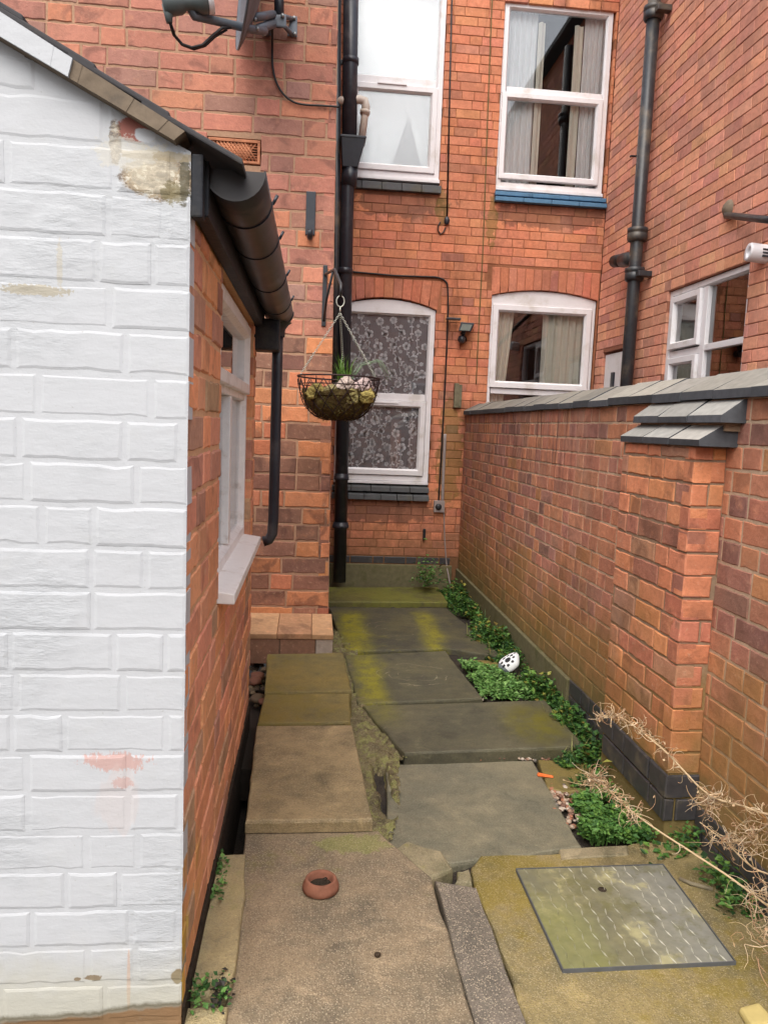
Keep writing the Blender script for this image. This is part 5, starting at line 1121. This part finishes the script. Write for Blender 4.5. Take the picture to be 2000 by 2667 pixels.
# taller yellow green sprig at the far corner
for k in range(260):
    q = Vector((1.0+R.gauss(0, .06), 6.3+R.gauss(0, .07), -1.3+abs(R.gauss(.06, .07)))); leaf(mb, q, .03, LL if R.random() < .4 else LD, .8)
top(mb, 'weeds', M['leaf'], 'thick dark green weeds along the foot of the garden wall', 'weeds', kind='stuff')
tri = [aZ(*p, -1.37) for p in ((1190, 1708), (1258, 1818), (1420, 1822), (1345, 1765), (1290, 1745))]
def inside(P_, h, dens=-.4):
    xs_, ys_ = [p.x for p in P_], [p.y for p in P_]
    def fn():
        while True:
            x, y = R.uniform(min(xs_), max(xs_)), R.uniform(min(ys_), max(ys_))
            if not inpoly(x, y, P_) or mnoise.noise(Vector((x*11, y*8, 5))) < dens: continue
            return Vector((x, y, -1.385)), h*(.5+.6*abs(mnoise.noise(Vector((x*6, y*6, 2)))))
    return fn
mb = weeds(3000, inside(tri, .05), .02, LL, .1); top(mb, 'chickweed', M['leaf'], 'light green low weeds filling the joint between flags near the spotted stone', 'weeds', kind='stuff')
near = [aZ(*p, -1.37) for p in ((1490, 2085), (1520, 2200), (1600, 2192), (1720, 2175), (1730, 2130), (1640, 2075), (1560, 2062))]
mb = weeds(5200, inside(near, .07, -.15), .015, LL[:1]+LL[2:3]+LD[:1]+LD[2:3]+LD[4:], .2); top(mb, 'chickweed', M['leaf'], 'bright green clump of weeds between the pebbles and the pier foot', 'weeds', kind='stuff')
b1_ = [aZ(*p, -1.335) for p in ((1738, 2255), (1770, 2290), (1900, 2310), (2010, 2385), (2040, 2360), (1930, 2290), (1830, 2262))]
mb = weeds(1100, inside(b1_, .03, -.1), .017, LL[:3]+LD[:1], .1); top(mb, 'chickweed', M['leaf'], 'low sprawling green weeds along the right side of the drain cover', 'weeds', kind='stuff')
b2_ = [aX(*p, XG-.03) for p in ((1690, 2115), (1900, 2330))]
mb = MB()
for k in range(700):
    y = R.uniform(1.9, 2.32); q = Vector((XG-.02-.1*R.random()**1.6, y, -1.35+R.uniform(0, .08))); 
    if mnoise.noise(Vector((q.x*9, y*9, 1))) > -.05: leaf(mb, q, .018, LD+LL[2:3], .7)
for k in range(420):
    y = R.uniform(2.2, 2.8); q = Vector((XP-.02-.09*R.random()**1.5, y, -1.385+R.uniform(0, .07))); leaf(mb, q, .018, LD, .7)
top(mb, 'weeds', M['leaf'], 'sparse small weeds around the foot of the pier', 'weeds', kind='stuff')
for (px, py), nlf, lab in (((568, 2268), 90, 'small green weed between kerb strip and outhouse wall'), ((517, 2595), 80, 'small green weed at the wall side of the kerb joint'), ((575, 2592), 110, 'small weed with dark leaves at the path side of the kerb joint'), ((562, 2330), 60, 'tiny weed low beside the kerb strip')):
    mb = MB(); c = aZ(px, py, -1.305)
    for k in range(nlf): leaf(mb, c+Vector((R.gauss(0, .010), R.gauss(0, .03), abs(R.gauss(0, .014)))), .012, (LL[:3]+LD[:2]) if 'dark' not in lab else LD[:2]+[L(40, 40, 40), L(56, 52, 46)]+LL[:1], .8)
    top(mb, 'weed', M['leaf'], lab, 'weed')
# ============================================================ bleached dead stalks leaning in from the right
def stalk(pts, r0, r1, tend, label, clumps=()):
    out = []; P_ = [Vector(p) for p in pts]
    for i in range(len(P_)-1):
        p0, p1, p2, p3 = P_[max(i-1, 0)], P_[i], P_[i+1], P_[min(i+2, len(P_)-1)]
        for k in range(6): t = k/6; out.append(.5*((2*p1)+(p2-p0)*t+(2*p0-5*p1+4*p2-p3)*t*t+(3*p1-p0-3*p2+p3)*t**3))
    out.append(P_[-1]); n_ = len(out); mb = MB(); cs = [L(222, 198, 160), L(210, 180, 142), L(234, 214, 184), L(196, 160, 128)]
    mb.tube(out, [r0+(r1-r0)*i/(n_-1) for i in range(n_)], 6, cs[0])
    def curl(p, s):
        a = R.random()*6.28; e = R.uniform(-.6, .8); d = Vector((math.cos(a)*math.cos(e), math.sin(a)*math.cos(e), math.sin(e))); q = p.copy(); pts_ = [q.copy()]; axis = Vector((R.gauss(0, 1), R.gauss(0, 1), R.gauss(0, 1))).normalized(); w = R.uniform(.1, 1.1); r_ = R.choice([.0010, .0013, .0017]); sh_ = R.uniform(.7, 1.12)
        for k in range(R.randint(3, 8)): q = q+d*s*R.uniform(.16, .3); pts_.append(q.copy()); d = Matrix.Rotation(w, 3, axis) @ d
        mb.tube(pts_, [r_*(1-.7*i/len(pts_)) for i in range(len(pts_))], 4, tuple(x*sh_ for x in R.choice(cs)), False)
        if R.random() < .35:
            d = Vector((R.gauss(0, 1), R.gauss(0, 1), R.gauss(0, 1))).normalized()*R.uniform(.006, .016); w_ = d.cross(Vector((R.random(), R.random(), 1))).normalized()*R.uniform(.002, .005); mb.add([q, q+d*.5+w_, q+d, q+d*.5-w_], [(0, 1, 2, 3)], R.choice(cs))
    for a, b, n__, s in tend:
        for k in range(n__): curl(out[min(n_-1, int((a+(b-a)*R.random())*(n_-1)))], s*R.uniform(.6, 1.2))
    for p, n__, s in clumps:
        for k in range(n__): curl(Vector(p)+Vector((R.gauss(0, s*.35), R.gauss(0, s*.35), R.gauss(0, s*.35))), s*.9)
    return mb
Q = lambda px, py, y: aY(px, py, y)
root = Vector((1.24, 1.62, -1.34))
mb = stalk([root, Q(2080, 2190, 1.75), Q(1960, 2110, 1.9), Q(1845, 2070, 2.0), Q(1740, 1965, 2.08), Q(1668, 1905, 2.12), Q(1612, 1868, 2.15), Q(1560, 1866, 2.17)], .0036, .002, [(.55, 1, 95, .042), (.85, 1, 34, .046), (.2, .55, 20, .04)], '', [(Q(1850, 2092, 2.0), 80, .045), (Q(1990, 2130, 1.88), 20, .05)])
top(mb, 'dried_plant', M['straw'], 'long curly bleached dead stalk reaching up in front of the brick pier', 'dead plant', 'dead stalks at the right')
mb = stalk([root+Vector((.02, -.1, 0)), Q(2090, 2450, 1.7), Q(1940, 2315, 1.8), Q(1800, 2220, 1.92), Q(1715, 2165, 2.0), Q(1640, 2110, 2.05), Q(1590, 2062, 2.08), Q(1548, 2025, 2.1), Q(1545, 2050, 2.1)], .0034, .0018, [(.58, 1, 110, .042), (.82, 1, 40, .045), (.1, .5, 8, .035)], '', [(Q(1655, 2120, 2.04), 16, .04)])
top(mb, 'dried_plant', M['straw'], 'bleached dead stalk hanging low over the weeds and the concrete', 'dead plant', 'dead stalks at the right')
mb = stalk([root+Vector((.03, .05, 0)), Q(2080, 2330, 1.72), Q(1960, 2260, 1.85), Q(1890, 2195, 1.95), Q(1822, 2142, 2.0)], .003, .0014, [(.3, 1, 30, .06)], '', [(Q(1900, 2190, 1.93), 40, .035), (Q(1950, 2180, 1.9), 60, .045), (Q(1990, 2340, 1.75), 30, .06), (Q(1990, 2440, 1.7), 50, .08)])
top(mb, 'dried_plant', M['straw'], 'short dead stalk with small tufts beside the wall at the right edge', 'dead plant', 'dead stalks at the right')
rh = empty('brick_house', (1, -7, -1.4), 'brick house across the yard, showing only as a reflection in the lace curtained window', 'house')
mb = MB(); bricks(mb, (0, -7, 0), X_, Y_, -4, 6, -1.4, 3.3, .0764, .22, .01, pD, [(-2.6, -1.4, -.3, 1.2), (2.6, 3.8, -.3, 1.2)], (1, .5), .003, .001); mb.build('wall', M['b_dish'], rh)
mb = MB(); mb.box((-4, -7.3, -1.5), (6, -7.03, 3.3)); mb.build('wall_core', M['m_dish'], rh)
for x0 in (-2.6, 2.6):
    mb = MB(); ring(mb, lambda u, v, n: Vector((u, -7.03+n, v)), x0, x0+1.2, -.3, 1.2, .06, 0, .03); wf = mb.build('window', M['upvc'], rh); pane(lambda u, v, n: Vector((u, -7.02+n, v)), x0+.05, x0+1.15, -.25, 1.15, .01, M['black'], wf)
# ============================================================ light
wd = bpy.data.worlds.new('World'); S.world = wd; wd.use_nodes = True; nt = wd.node_tree; nt.nodes.clear()
SE, SR = math.radians(56), math.radians(199)
sky = nt.nodes.new('ShaderNodeTexSky'); sky.sky_type = 'NISHITA'; sky.sun_disc = False; sky.sun_elevation = SE; sky.sun_rotation = SR; sky.air_density = 1.4; sky.dust_density = 4; sky.ozone_density = 1
hs = nt.nodes.new('ShaderNodeHueSaturation'); hs.inputs['Saturation'].default_value = .5
bg = nt.nodes.new('ShaderNodeBackground'); bg.inputs[1].default_value = .15; wo = nt.nodes.new('ShaderNodeOutputWorld')
nt.links.new(sky.outputs[0], hs.inputs['Color']); nt.links.new(hs.outputs[0], bg.inputs[0]); nt.links.new(bg.outputs[0], wo.inputs[0])
sl_ = bpy.data.lights.new('sun', 'SUN'); sl_.energy = 1.1; sl_.angle = math.radians(60); sl_.color = (1, .96, .9)
so = bpy.data.objects.new('sun', sl_); COL.objects.link(so); so.location = (0, -3, 8)
sd_ = Vector((math.sin(SR)*math.cos(SE), math.cos(SR)*math.cos(SE), math.sin(SE))); so.rotation_euler = sd_.to_track_quat('Z', 'Y').to_euler()
vs_ = S.view_settings; S.display_settings.display_device = 'sRGB'; vs_.view_transform = 'Standard'; vs_.look = 'None'; vs_.exposure = 0.88; vs_.gamma = 1; vs_.use_curve_mapping = False
S.cycles.max_bounces = 8; S.cycles.diffuse_bounces = 5; S.cycles.transparent_max_bounces = 12; S.cycles.use_denoising = True
